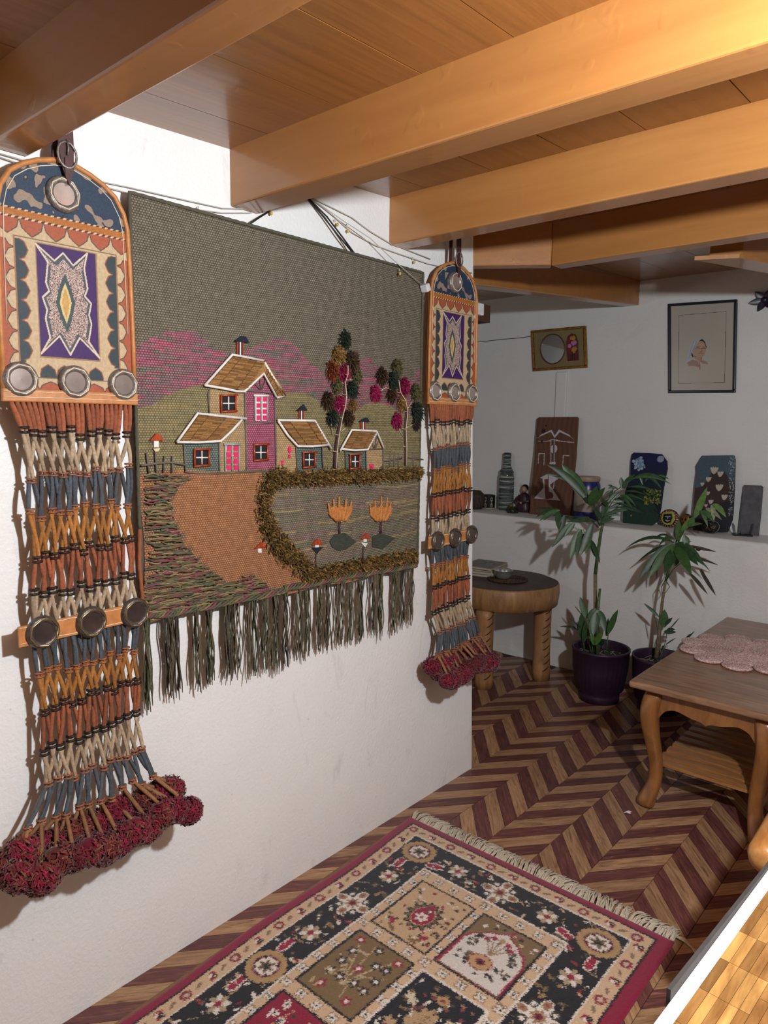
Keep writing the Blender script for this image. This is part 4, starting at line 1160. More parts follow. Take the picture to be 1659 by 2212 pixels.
def bigflower(x, y):
    rc.ell(x, y, .063, .060, BLACK)
    for k in range(4):
        a = math.pi / 2 * k
        rc.ell(x + .036 * math.cos(a), y + .036 * math.sin(a), .028, .018, WHITE, a); rc.ell(x + .045 * math.cos(a), y + .045 * math.sin(a), .015, .012, (150, 120, 88), a); rc.ell(x + .046 * math.cos(a), y + .046 * math.sin(a), .005, None, (150, 60, 60))
        b = a + math.pi / 4
        rc.ell(x + .028 * math.cos(b), y + .028 * math.sin(b), .019, .012, WHITE, b); rc.ell(x + .042 * math.cos(b), y + .042 * math.sin(b), .014, None, (60, 58, 48)); rc.ell(x + .042 * math.cos(b), y + .042 * math.sin(b), .007, None, WHITE)
    rc.ell(x, y, .020, None, (158, 128, 96), 0, 8, .3); rc.ell(x, y, .011, None, (120, 26, 48)); rc.ell(x, y, .004, None, BLACK)
def smallfl(x, y):
    rc.ell(x, y, .040, None, BLACK)
    for k in range(8):
        a = math.pi / 4 * k; rc.ell(x + .021 * math.cos(a), y + .021 * math.sin(a), .012, .008, WHITE if k % 2 else (170, 148, 116), a)
    rc.ell(x, y, .010, None, (146, 26, 56))
def redleaf(x, y, a):
    for t, w in ((-.022, .010), (-.010, .016), (.004, .013), (.016, .009)):
        for s in (-1, 1):
            rc.ell(x + t * math.cos(a) - s * w * .5 * math.sin(a), y + t * math.sin(a) + s * w * .5 * math.cos(a), .0125, .007, WHITE, a + s * .7)
    for t, w in ((-.020, .008), (-.008, .013), (.006, .010), (.018, .006)):
        for s in (-1, 1):
            rc.ell(x + t * math.cos(a) - s * w * .4 * math.sin(a), y + t * math.sin(a) + s * w * .4 * math.cos(a), .0105, .0052, (150, 26, 60), a + s * .7)
xl, xr, yt = .214, .857, 1.797
seq = [(1.628, smallfl), (1.457, bigflower), (1.285, smallfl), (1.119, medallion), (.958, smallfl), (.79, bigflower), (.62, smallfl)]
for x in (xl, xr):
    for y, fn in seq: fn(x, y)
    for y in (1.797, 1.119):
        for s in (-1, 1):
            if y + s * .085 < 1.78: redleaf(x - .018 * (1 if x < .5 else -1), y + s * .088, math.pi / 2)
for x, fn in ((xl, medallion), (.375, smallfl), (.535, bigflower), (.697, smallfl), (xr, medallion)): fn(x, yt)
for s, x in ((1, xl), (-1, xr)): redleaf(x + s * .087, yt - .03, .35 * s)
# outer beige guard border: small flowers and leaves
def guard(x, y, k, a):
    if k % 4 == 0:
        for q in range(7): rc.ell(x + .012 * math.cos(q * .9), y + .012 * math.sin(q * .9), .0058, None, (134, 48, 60))
        rc.ell(x, y, .008, None, (196, 176, 150))
    elif k % 4 == 2:
        rc.ell(x - .006, y + .004, .011, .008, (150, 30, 62), a); rc.ell(x + .008, y - .002, .010, .007, (150, 30, 62), a + 1); rc.ell(x - .002, y - .002, .007, None, WHITE); rc.ell(x + .006, y + .006, .0085, None, (34, 34, 32)); rc.ell(x + .006, y + .006, .003, None, BEIGE)
    else:
        rc.ell(x, y, .013, .0048, (130, 110, 84), a + .5)
n = 0
for i in range(22):
    x = RX0 + .062 + i * .0405
    if x < RX1 - .05: guard(x, RY1 - .062, i, 0); guard(x, RY0 + .062, i, 0)
for j in range(37):
    y = RY1 - .1 - j * .0405
    if y > RY0 + .08: guard(RX0 + .063, y, j + 1, 1.57); guard(RX1 - .068, y, j + 2, 1.57)
# field
rc.rect(IX0 - .006, IY0 - .006, IX1 + .006, IY1 + .006, WHITE); rc.rect(IX0, IY0, IX1, IY1, BEIGE)
XC = [(.315, .520), (.551, .756)]; YR = [(1.437, 1.682), (1.142, 1.388), (.846, 1.094), (.67, .80)]
def tiny(x, y):
    rc.ell(x, y, .0165, .0145, (128, 106, 80), 0, 4, .25, .78); rc.ell(x, y, .0125, .0110, WHITE, 0, 4, .35, .78); rc.ell(x, y, .0042, None, BLACK)
for gx in (.2995, .5355, .773):
    for k in range(18): tiny(gx, 1.715 - k * .0595)
for gy in (1.710, 1.4125, 1.118, .822):
    for k in range(8): tiny(.36 + k * .0595, gy)
def frame(i, j, col, edge=BLACK):
    (xa, xb), (ya, yb) = XC[i], YR[j]
    rc.rect(xa - .004, ya - .004, xb + .004, yb + .004, edge); rc.rect(xa + .003, ya + .003, xb - .003, yb - .003, col)
    return (xa + xb) / 2, (ya + yb) / 2, xa, xb, ya, yb
def scatter(xa, xb, ya, yb, n, cols, smin=.004, smax=.009):
    for _ in range(n): rc.ell(rr.uniform(xa + .012, xb - .012), rr.uniform(ya + .012, yb - .012), rr.uniform(smin, smax), rr.uniform(smin, smax) * .7, rr.choice(cols), rr.uniform(0, 3))
# A: beige with a pointed red medallion
x, y, xa, xb, ya, yb = frame(0, 0, (196, 164, 126)); scatter(xa, xb, ya, yb, 80, [(110, 92, 66), (50, 48, 42), (148, 34, 62), WHITE, (60, 52, 44)])
rc.ell(x, y - .005, .056, .062, (196, 164, 126)); rc.ell(x, y - .005, .052, .060, (40, 38, 36), 0, 14, .12); rc.ell(x, y - .005, .044, .051, (112, 92, 66), 0, 14, .16); rc.ell(x, y - .006, .036, .043, (206, 172, 130)); rc.ell(x, y - .006, .034, .040, (146, 22, 56)); rc.poly([(x - .02, y + .02), (x, y + .060), (x + .02, y + .02)], (146, 22, 56))
rc.ell(x, y - .012, .018, None, WHITE, 0, 6, .3); rc.ell(x, y - .012, .006, None, (150, 40, 70)); rc.ell(x + .004, y + .022, .012, .009, (96, 76, 58)); rc.ell(x + .006, y + .022, .005, None, WHITE)
for s in (-1, 1): rc.ell(x + s * .06, ya + .045, .016, .008, (150, 30, 60), s * .8); rc.ell(x + s * .045, ya + .022, .022, .006, (124, 98, 60), s * .5)
# C: white ground, scalloped red arch, vase of flowers
x, y, xa, xb, ya, yb = frame(1, 0, TAN); scatter(xa, xb, ya + .15, yb, 26, [WHITE, (40, 40, 36), (150, 40, 66), BEIGE])
arch = [(xa + .004, ya + .004), (xb - .004, ya + .004), (xb - .004, ya + .13), (xb - .020, ya + .165), (xb - .04, ya + .175), (xb - .055, ya + .195), (x + .022, ya + .205), (x, ya + .222), (x - .022, ya + .205), (xa + .055, ya + .195), (xa + .04, ya + .175), (xa + .020, ya + .165), (xa + .004, ya + .13)]
rc.poly(arch, (150, 36, 62)); rc.poly([(x + (a - x) * .93, ya + .004 + (b - ya) * .955) for a, b in arch], (212, 204, 194))
for k in range(60):
    a = rr.uniform(0, 6.28); q = rr.uniform(.05, .088); fx_, fy_ = x + q * math.cos(a), y - .01 + q * 1.05 * math.sin(a)
    if xa + .012 < fx_ < xb - .012 and ya + .012 < fy_ < ya + .17: rc.ell(fx_, fy_, rr.uniform(.004, .008), None, rr.choice([(40, 40, 38), (84, 76, 58), (40, 40, 38), (110, 92, 70)]), 0, 5, .3)
for a in (-.9, -.45, 0, .45, .9): rc.line([(x, y - .01), (x + .05 * math.sin(a), y + .012 + .05 * math.cos(a))], .005, (150, 124, 92)); rc.ell(x + .05 * math.sin(a), y + .012 + .05 * math.cos(a), .009, None, (150, 40, 66) if abs(a) > .3 else (176, 140, 100), 0, 6, .3)
rc.ell(x - .004, y - .045, .036, .030, (150, 40, 66)); rc.ell(x - .004, y - .045, .033, .027, (184, 148, 104), 0, 10, .08); rc.ell(x - .004, y - .045, .014, .012, (130, 30, 60)); rc.ell(x - .004, y - .045, .006, None, BLACK)
# B: tan with a branching plant
x, y, xa, xb, ya, yb = frame(0, 1, (122, 98, 64))
for a, b in [(-.07, .09), (-.02, .10), (.06, .09), (.08, .03), (-.08, .02), (.07, -.05), (-.06, -.06), (.03, -.09)]: rc.line([(x, y - .06), (x + a * .4, y + b * .3 - .01), (x + a, y + b)], .0035, (186, 166, 132))
for k, (a, b) in enumerate([(-.072, .095), (-.06, .05), (-.058, .005), (-.058, -.04), (-.045, -.088), (0, .012), (-.002, .096), (.07, .096), (.062, .055), (.066, .008), (.064, -.035), (.052, -.088), (-.02, -.04), (.026, -.033), (.03, .05)]):
    red = k in (0, 4, 5, 7, 11)
    rc.ell(x + a, y + b, .0135, None, (146, 30, 58) if red else (44, 42, 40), 0, 5, .35); rc.ell(x + a, y + b, .0065, None, WHITE)
for _ in range(10): leaf2(rr.uniform(xa + .02, xb - .02), rr.uniform(ya + .02, yb - .02), .011, rr.uniform(0, 3), (182, 160, 126))
# D: navy with white border and cypress
x, y, xa, xb, ya, yb = frame(1, 1, (24, 26, 34), WHITE); scatter(xa, xb, ya, yb, 90, [TAN, WHITE, (150, 120, 90), (130, 60, 66), (96, 80, 60)])
rc.ell(x, y - .03, .036, .062, (176, 146, 108), 0, 12, .12)
for k in range(7): rc.line([(x - .022 + k * .002, y - .08 + k * .014), (x, y - .072 + k * .014), (x + .022 - k * .002, y - .08 + k * .014)], .003, (112, 90, 62))
for s in (-1, 1): rc.ell(x + s * .065, y + .03, .022, .012, (206, 190, 164), s * .6, 6, .3); rc.ell(x + s * .06, y - .06, .018, .012, (178, 150, 112), 0, 6, .3)
rc.ell(x, y + .075, .016, None, (176, 138, 96)); rc.ell(x, y + .075, .006, None, (120, 60, 60))
# E: red with pale flowers, and the remaining panels of the field
for (i, j, c) in ((0, 2, (138, 20, 52)), (1, 2, (196, 164, 126)), (0, 3, (196, 164, 126)), (1, 3, (122, 98, 64))):
    x, y, xa, xb, ya, yb = frame(i, j, c)
    for s in (-1, 1): rc.line([(x, ya + .02), (x + s * .05, y), (x + s * .03, yb - .02)], .003, (190, 160, 120))
    for _ in range(11):
        fx_, fy_ = rr.uniform(xa + .025, xb - .025), rr.uniform(ya + .02, yb - .02)
        rc.ell(fx_, fy_, .013, .010, WHITE if i == 0 else (120, 96, 66), rr.uniform(0, 3), 6, .3); rc.ell(fx_, fy_, .004, None, (40, 36, 36))
    scatter(xa, xb, ya, yb, 16, [TAN, WHITE, (60, 56, 46)])
# ragged pile: tufts wander a little over the drawn edges
jr = np.random.default_rng(3)
ny, nx = rc.X.shape
jj = np.clip(np.arange(ny)[:, None] + jr.integers(-1, 2, (ny, nx)), 0, ny - 1); ii = np.clip(np.arange(nx)[None, :] + jr.integers(-1, 2, (ny, nx)), 0, nx - 1)
rc.c = rc.c[jj, ii] * (0.95 + 0.22 * jr.random((ny, nx)))[:, :, None]
RUGM = M_attr('wool_pile', 0.95, bscale=650, bmp=0.6, spec=0.05, var=0.25, sheen=0.25, vscale=420, bdist=0.003)
def rug_warp(X, Y):
    k = np.clip((cx0 - X) / .48, 0, 1)
    return X + k * (.036 * (RY1 - Y) + .006 * np.sin(Y * 9)), Y
rug = empty('persian_rug', (.54, 1.2, 0), 'patterned rug with dark red border, navy floral bands and square panels', 'rug')
def rplace(X, Y):
    x, y = rug_warp(X, Y); n = 0.0
    e = np.minimum(np.minimum(X - RX0, RX1 - X), np.minimum(Y - RY0, RY1 - Y))
    return x, y, 0.0095 + n - 0.006 * np.exp(-e / .004)
grid_obj('woven_pile', rc, rplace, RUGM, rug)
bx = []
for (a, b) in ((RX0 + .002, RY0 + .002), (RX1 - .002, RY0 + .002), (RX1 - .002, RY1 - .002), (RX0 + .002, RY1 - .002)):
    wx, wy = rug_warp(np.array([a]), np.array([b])); bx.append((float(wx[0]), float(wy[0])))
MB().hexa([(p[0], p[1], .0006) for p in bx], [(p[0], p[1], .0045) for p in bx]).make('rug_backing', M('jute_back', (120, 92, 62), 0.95), rug)
FRG = M('cotton_fringe', (190, 178, 158), 0.9, var=0.2, nscale=200)
# fringe: 64 knotted tassels on the short end
nT = 64
for i in range(nT):
    x = RX0 + .004 + (RX1 - RX0 - .008) * (i + .5) / nT
    mb = MB()
    lean = .016 * math.sin(i * .35) + rr.uniform(-.012, .012)
    for s in range(7):
        L = rr.uniform(.045, .066); a = lean + rr.uniform(-.014, .014); h = rr.uniform(.006, .016); x0 = x + rr.uniform(-.006, .006)
        P = [(x0, RY1 - .004, .0065), (x0 + a * .25, RY1 + L * .3, .004 + h), (x0 + a * .6 + rr.uniform(-.003, .003), RY1 + L * .7, .003 + h * .7), (x0 + a, RY1 + L, .003)]
        mb.tube(P, [.0020, .0022, .0020, .0012], 4, False)
    mb.make('fringe_tassel', FRG, rug, True)
mb = MB()
for s in range(4): mb.tube([(RX1 - .02, RY1 + .02, .008), (RX1 + .02, RY1 + .012 + s * .004, .010), (RX1 + .055, RY1 + .002 - s * .003, .006), (RX1 + .082, RY1 + .004 * s, .004)], .0022, 4, False)
mb.make('loose_fringe', FRG, rug, True)
# crumpled scrap on the floor
c = onz(1357, 1757, 0)
mb = MB().sphere((c[0], c[1], .004), (.011, .006, .0038), 8, 5)
mb.tube([(c[0] - .012, c[1] - .012, .003), (c[0], c[1], .008), (c[0] + .008, c[1] + .014, .004)], [.002, .004, .002], 5)
tag(mb.make('plastic_scrap', M('clear_scrap', (206, 200, 196), 0.2, var=.1), None, True), 'tiny crumpled clear plastic scrap lying on the plank floor', 'scrap')

# ================================================================== coffee table
TOPM = M_wood('table_top_wood', (104, 76, 58), (140, 106, 80), 0.30, (2.2, 26, 26), 0.0, 0.05, 0.25, 2.6, c3=(168, 132, 100))
LEGM = M_wood('table_leg_wood', (112, 70, 36), (148, 98, 52), 0.3, (9, 9, 2.6), 0.0, 0.05, 0.5, 3.0)
SLATM = M_wood('shelf_slat_wood', (134, 88, 48), (172, 122, 74), 0.4, (2.5, 26, 26), 0.2, 0.05)
tx0, tx1, ty0, ty1, tz = 0.598, 1.135, 2.572, 3.81, 0.500
ct = empty('coffee_table', ((tx0 + tx1) / 2, (ty0 + ty1) / 2, 0), 'polished wooden coffee table with curved cabriole legs and slatted lower shelf', 'table')
o = MB().box((tx0, ty0, tz - .028), (tx1, ty1, tz)).make('table_top', TOPM, ct); bevel(o, .010, 4)
def cabriole(cx, cy, sx, sy, name='leg'):
    # square section leg: knee swells outwards, ankle comes in, foot turns out
    prof = [(.470, .000, .036), (.430, .012, .037), (.380, .020, .036), (.320, .016, .032), (.240, .002, .027), (.160, -.010, .024), (.100, -.008, .025), (.060, .004, .030), (.030, .014, .034), (.012, .014, .032), (.000, .010, .026)]
    mb = MB(); v = []; f = []
    for z, off, h in prof:
        ox, oy = cx + sx * off, cy + sy * off
        c = h * .55
        for a, b in ((-h, -c), (-c, -h), (c, -h), (h, -c), (h, c), (c, h), (-c, h), (-h, c)): v.append((ox + a, oy + b, z))
    n = 8
    for i in range(len(prof) - 1):
        for j in range(n): f.append((i * n + j, (i + 1) * n + j, (i + 1) * n + (j + 1) % n, i * n + (j + 1) % n))
    f.append(tuple(range(n))); f.append(tuple(range((len(prof) - 1) * n + n - 1, (len(prof) - 1) * n - 1, -1)))
    o = mb.add(v, f).make(name, LEGM, ct, True, True)
    m = o.modifiers.new('s', 'SUBSURF'); m.levels = 1; m.render_levels = 2
lx0, lx1, ly0, ly1 = tx0 + .085, tx1 - .085, ty0 + .075, ty1 - .075
for x, sx in ((lx0, -1), (lx1, 1)):
    for y, sy in ((ly0, -1), (ly1, 1)): cabriole(x, y, sx, sy)
def apron(P, length, name='apron'):
    """scalloped apron board, bottom edge with an ogee and a centre point"""
    n = 40; poly = [(0, .470), (length, .470)]
    for i in range(n + 1):
        t = 1 - i / n; u = abs(t - .5) * 2
        z = .385 + .022 * math.sin(u * math.pi * 1.05) ** 2 - .020 * (u > .78) * (max(0.0, u - .78) / .22) ** 1.5 * 2.2 - .010 * math.exp(-(u / .06) ** 2) + .006 * math.cos(u * 9)
        poly.append((length * t, z))
    return MB().prism(poly, P, -.011, .011).make(name, LEGM, ct, False, True)
for y in (ly0 - .012, ly1 + .012): apron(lambda u, v, d, y=y: (lx0 + u, y + d, v), lx1 - lx0)
for x in (lx0 - .012, lx1 + .012): apron(lambda u, v, d, x=x: (x + d, ly0 + u, v), ly1 - ly0)
for x in (lx0, lx1): MB().box((x - .012, ly0, .125), (x + .012, ly1, .155)).make('shelf_rail', SLATM, ct)
for i in range(16):
    y = ly0 + .05 + i * (ly1 - ly0 - .1) / 15
    MB().box((lx0 - .008, y - .019, .155), (lx1 + .008, y + .019, .168)).make('shelf_slat', SLATM, ct)
# braided mat
MATM = M('braided_rag', (228, 208, 200), 0.95, var=0.12, nscale=190, bmp=0.8, bscale=260, hue=(172, 128, 122))
mc = (.838, 3.215); zt = tz + .0005
mat = empty('braided_mat', (mc[0], mc[1], tz), 'pink and white braided flower shaped mat on coffee table', 'mat')
def coil(cx, cy, R, name, zh):
    mb = MB(); k = max(2, int(R / .0105)); P = []
    turns = k; n = turns * 22
    for i in range(n + 1):
        t = i / n; r = .004 + (R - .004) * t; a = t * turns * 2 * math.pi
        P.append((cx + r * math.cos(a), cy + r * math.sin(a), zh + .0012 * (i % 2)))
    return mb.tube(P, [.0063 * (1 + .12 * (i % 2)) for i in range(n + 1)], 6).make(name, MATM, mat, True)
coil(mc[0], mc[1], .175, 'centre_coil', zt + .0065)
for i in range(11):
    a = 2 * math.pi * i / 11 + .25
    coil(mc[0] + .205 * math.cos(a), mc[1] + .205 * math.sin(a), .056, 'petal_coil', zt + .0065)

# ================================================================== stump side table
STOP = M_wood('stump_top_wood', (58, 46, 42), (80, 66, 60), 0.55, (8, 8, 2), 0.0, 0.1)
SBARK = M_wood('stump_side_wood', (116, 82, 52), (152, 112, 72), 0.5, (10, 10, 2.0), 0.0, 0.12, c3=(178, 130, 82))
sc = (-.512, 3.50); SR = .30; SZ = .57
stt = empty('stump_table', (sc[0], sc[1], 0), 'round stump side table with thick log legs by the back wall', 'table')
wob = lambda w, z: 1 + .018 * math.sin(3 * w + 1) + .012 * math.sin(5 * w) + .008 * math.sin(9 * w + 2)
o = MB().lathe([(.27, SZ - .128), (.292, SZ - .120), (.300, SZ - .06), (.298, SZ - .010), (.293, SZ - .0015), (.285, SZ - .001)], (sc[0], sc[1], 0), 64, None, wob).make('slab', SBARK, stt, True)
MB().lathe([(.001, SZ), (.15, SZ), (.292, SZ)], (sc[0], sc[1], 0), 64, None, wob).make('slab_top', STOP, stt)
MB().lathe([(.001, SZ - .127), (.27, SZ - .1275)], (sc[0], sc[1], 0), 64, None, wob).make('slab_underside', SBARK, stt)
for k, (lx, ly) in enumerate(((-.318, 3.60), (-.487, 3.262), (-.76, 3.60))):
    pr = [(.050, 0), (.051, .05), (.047, .15), (.049, .28), (.050, .40), (.052, SZ - .125)]
    o = MB().lathe(pr, (lx, ly, 0), 24, None, lambda w, z: 1 + .04 * math.sin(3 * w + z * 9), True).make('log_leg', SBARK, stt, True)
    for j in range(9):
        z = .06 + j * .042; a0 = -.95 + .15 * math.sin(j)
        P = [(lx + .0515 * math.cos(a0 + t), ly + .0515 * math.sin(a0 + t), z + .028 * (t / .8) ** 1.4) for t in (0, .2, .4, .6, .8)]
        MB().tube(P, [.0012, .0026, .003, .0024, .001], 5).make('carved_notch', M('notch_dark', (48, 28, 18), 0.8), o, True)
# books on the stump table
PAP = M('page_block', (178, 170, 150), 0.8, var=.2, nscale=300, stretch=(.2, .2, 9))
bkc = (-.70, 3.575); ang = math.radians(10)
blab = ['thin pale paper-covered book at the bottom of the stack on the stump', 'pale green-edged book second from the bottom of the stump stack', 'grey paper-covered book third from the bottom of the stump stack', 'picture book with dark photo cover, topmost of the stack on the stump table']
zz = SZ + .0005
for i, (w, d, h, c) in enumerate([(.215, .25, .016, (168, 160, 140)), (.205, .245, .014, (140, 142, 118)), (.20, .24, .010, (176, 166, 146)), (.198, .235, .014, (60, 62, 60))]):
    Mx = Matrix.Translation((bkc[0] + .004 * math.sin(i * 2), bkc[1] + .005 * math.cos(i * 3), zz)) @ Matrix.Rotation(ang + .05 * math.sin(i * 1.7), 4, 'Z')
    r = empty('book', Mx.translation, blab[i], 'book', 'books on the stump table')
    MB().box((-w / 2 + .003, -d / 2 + .003, .0015), (w / 2 - .003, d / 2 - .003, h - .0015), Mx).make('pages', PAP, r)
    cm = M('book_cover_%d' % i, c, .5)
    MB().box((-w / 2, -d / 2, 0), (w / 2, d / 2, .0015), Mx).make('back_cover', cm, r)
    if i < 3: MB().box((-w / 2, -d / 2, h - .0015), (w / 2, d / 2, h), Mx).make('front_cover', cm, r)
    else:
        MB().box((-w / 2, -d / 2, h - .0015), (w / 2, d / 2, h), Mx).make('front_cover', M('cover_tan', (150, 124, 84), .5), r)
        MB().box((-w / 2 + .014, -d / 2 + .014, h), (w / 2 - .014, d / 2 - .014, h + .0006), Mx).make('cover_photo', M('cover_photo', (84, 84, 80), .4, var=.6, nscale=30), r)
    zz += h + .0004
# woven coaster and steel bowl
cc_ = onz(1096, 1253, SZ)
cst = empty('woven_coaster', (cc_[0], cc_[1], SZ), 'dark brown woven wicker coaster under the steel bowl', 'coaster')
WIC = M('dark_wicker', (74, 52, 38), .75, var=.4, nscale=200, bmp=.6, bscale=300)
for k in range(8):
    r = .014 + k * .0125
    P = [(cc_[0] + r * math.cos(a), cc_[1] + r * math.sin(a), SZ + .0058 + .0016 * (j % 2)) for j, a in enumerate([2 * math.pi * i / 40 for i in range(41)])]
    MB().tube(P, .0052, 5, False).make('wicker_ring', WIC, cst, True)
for k in range(20):
    a = 2 * math.pi * k / 20
    MB().tube([(cc_[0] + .10 * math.cos(a), cc_[1] + .10 * math.sin(a), SZ + .006), (cc_[0] + .113 * math.cos(a + .1), cc_[1] + .113 * math.sin(a + .1), SZ + .008), (cc_[0] + .10 * math.cos(a + .25), cc_[1] + .10 * math.sin(a + .25), SZ + .006)], .0038, 5).make('rim_loop', WIC, cst, True)
bc = onz(1087, 1249, SZ + .012)
tag(MB().lathe([(.001, .0), (.034, .0), (.040, .003), (.048, .02), (.052, .044), (.0545, .046), (.0535, .047), (.050, .044), (.046, .020), (.038, .005), (.001, .004)], (bc[0], bc[1], SZ + .0135), 36).make('steel_bowl', M('polished_steel', (196, 196, 194), .25, metal=.75, var=.05), None, True), 'small polished steel bowl standing on the woven coaster', 'bowl')

# ================================================================== low parquet topped table and log armed chair at the right
def parquet(name, stops):
    m, nt, b = _nt(name)
    v = coords(nt, (30, 5, 1), kind='Object'); oi = N(nt, 'ShaderNodeObjectInfo')
    n = noise(nt, v, 1.6, 5, .6, .4)
    c = ramp(nt, n, stops)
    c = mix(nt, c, ramp(nt, oi.outputs['Random'], [(0, (.38, .34, .34)), (.3, (.75, .66, .6)), (.6, (.95, .92, .86)), (1, (1.25, 1.2, 1.05))]), 1.0, 'MULTIPLY')
    nt.links.new(c, b.inputs['Base Color']); b.inputs['Roughness'].default_value = .25
    return m
PQ = parquet('parquet_print', [(.3, L4((128, 92, 52))), (.7, L4((188, 148, 90)))])
gz = .72
gA = onz(1412, 2212, gz); gB = onz(1659, 1880, gz)
gd = (gB - gA)[:2] / np.linalg.norm((gB - gA)[:2]); gn = np.array([gd[1], -gd[0]])
g0 = gA[:2] - gd * .35; g1 = gB[:2] + gd * .06
wt = empty('parquet_table', (g0[0] + .4, (g0[1] + g1[1]) / 2, 0), 'white edged table with glossy mosaic parquet top beside the rug', 'table')
def gp(a, b, z): p = g0 + gd * a + gn * b; return (p[0], p[1], z)
GL = float(np.linalg.norm(g1 - g0))
wp = M('white_gloss_paint', (226, 226, 224), .3, var=.05)
MB().hexa([gp(0, 0, gz - .03), gp(GL, 0, gz - .03), gp(GL, .5, gz - .03), gp(0, .5, gz - .03)], [gp(0, 0, gz - .003), gp(GL, 0, gz - .003), gp(GL, .5, gz - .003), gp(0, .5, gz - .003)]).make('table_slab', wp, wt, fix=True)
MB().hexa([gp(0, 0, gz - .003), gp(GL, 0, gz - .003), gp(GL, .0155, gz - .003), gp(0, .0135, gz - .003)], [gp(0, 0, gz), gp(GL, 0, gz), gp(GL, .0155, gz), gp(0, .0135, gz)]).make('white_edge', wp, wt, fix=True)
MB().hexa([gp(.40, -.006, gz - .03), gp(GL, -.006, gz - .03), gp(GL, -.0005, gz - .03), gp(.40, -.0005, gz - .03)], [gp(.40, -.006, gz + .015), gp(GL, -.006, gz + .004), gp(GL, -.0005, gz + .004), gp(.40, -.0005, gz + .015)]).make('edge_ghost_lip', M('edge_ghost_grey', (58, 56, 55), .6), wt, fix=True)  # added lip, stands in for the grey ghost image beside the white edge
# parquet fingers: rows of five strips
pw, pl = .0125, .075
mbm = {}
rr2 = random.Random(4)
na = int(GL / pl); nb = 14
for i in range(na + 1):
    for j in range(nb):
        a0, b0 = i * pl, .0165 + j * pw + .0
        if i * pl > GL - .01: continue
        a1 = min(GL, a0 + pl)
        sh = (j // 5 % 2) * pl * .5
        q = [gp(max(0, a0 - sh), b0, gz - .003), gp(max(.001, a1 - sh - .0006), b0, gz - .003), gp(max(.001, a1 - sh - .0006), b0 + pw - .0006, gz - .003), gp(max(0, a0 - sh), b0 + pw - .0006, gz - .003)]
        if q[0] == q[1]: continue
        MB().hexa(q, [(x_, y_, gz - .0004) for x_, y_, _ in q]).make('parquet_strip', PQ, wt, fix=True)
MB().hexa([gp(0, .0165 + nb * pw, gz - .003), gp(GL, .0165 + nb * pw, gz - .003), gp(GL, .5, gz - .003), gp(0, .5, gz - .003)], [gp(0, .0165 + nb * pw, gz - .0004), gp(GL, .0165 + nb * pw, gz - .0004), gp(GL, .5, gz - .0004), gp(0, .5, gz - .0004)]).make('parquet_field', PQ, wt, fix=True)
for a, b in ((.06, .06), (GL - .06, .06), (.06, .44), (GL - .06, .44)):
    MB().box((gp(a, b, 0)[0] - .025, gp(a, b, 0)[1] - .025, 0), (gp(a, b, 0)[0] + .025, gp(a, b, 0)[1] + .025, gz - .03)).make('leg', wp, wt)
CHM = M_wood('chair_wood', (152, 98, 48), (196, 142, 82), .35, (8, 3, 8), 0, .05, .3)
ax_, ay_, az_ = 1.315, 1.475, .615
ch = empty('log_arm_chair', (1.58, 1.75, 0), 'pale wooden chair with rounded log armrest behind the parquet table', 'chair')
for x in (ax_, ax_ + .56):
    MB().tube([(x, ay_ - .012, az_ - .002), (x, ay_ - .006, az_ - .001), (x, ay_ + .01, az_), (x, ay_ + .2, az_ + .004), (x, ay_ + .5, az_ + .01), (x, ay_ + .60, az_ + .01)], [.018, .028, .034, .035, .034, .03], 16).make('armrest', CHM, ch, True)
    MB().tube([(x + .01, ay_ + .10, 0), (x + .01, ay_ + .10, .3), (x + .01, ay_ + .10, az_)], .026, 12).make('leg', CHM, ch, True)
    MB().tube([(x + .01, ay_ + .55, 0), (x + .01, ay_ + .55, .45), (x + .01, ay_ + .62, .95)], .026, 12).make('leg', CHM, ch, True)
MB().box((ax_ - .01, ay_ + .07, .38), (ax_ + .58, ay_ + .60, .42)).make('seat', CHM, ch)
for i in range(4): MB().box((ax_ + .03, ay_ + .565, .55 + i * .09), (ax_ + .54, ay_ + .585, .60 + i * .09)).make('back_slat', CHM, ch)
# ================================================================== potted palms
POTM = M('purple_plastic', (44, 24, 46), 0.5, var=.15, nscale=40)
SOIL = M('dark_soil', (46, 40, 34), 0.95, var=.6, nscale=120, bmp=.9, bscale=90)
LEAFM = [M('palm_leaf_%d' % i, c, .42, var=.25, nscale=60, spec=.5) for i, c in enumerate([(44, 74, 42), (58, 92, 48), (84, 118, 54), (38, 62, 44), (122, 132, 96)])]
STEMG = M('green_stem', (74, 96, 58), .5, var=.25, nscale=50)
STEMB = M('brown_stem', (120, 106, 80), .7, var=.3, nscale=60)
DRY = M('dry_leaf', (60, 50, 36), .8, var=.4, nscale=60)
def leaf_blade(root, base, tip, width, sag, mat, bend=(0, 0, 0), name='leaf'):
    """blade with a folded midrib from base to tip; sag drops the middle upwards (arched) or down"""
    b, t = Vector(base), Vector(tip)
    ax = (t - b); L = ax.length; ax.normalize()
    view = (Vector(CAM) - (b + t) / 2).normalized()
    side = ax.cross(view); side = side.normalized() if side.length > 1e-4 else Vector((1, 0, 0))
    nrm = side.cross(ax).normalized()
    n = 7; v = []; f = []
    for i in range(n + 1):
        u = i / n
        c = b.lerp(t, u) + Vector((0, 0, sag * L * 4 * u * (1 - u))) + Vector(bend) * (4 * u * (1 - u))
        w = width * (math.sin(math.pi * min(1, u * .93 + .07)) ** .75) * (1 - .25 * u) if i < n else 0.0004
        v += [c - side * w + nrm * w * .25, c, c + side * w + nrm * w * .25]
        if i:
            k = 3 * i
            f += [(k - 3, k - 2, k + 1, k), (k - 2, k - 1, k + 2, k + 1)]
    return MB().add(v, f).make(name, mat, root, True)
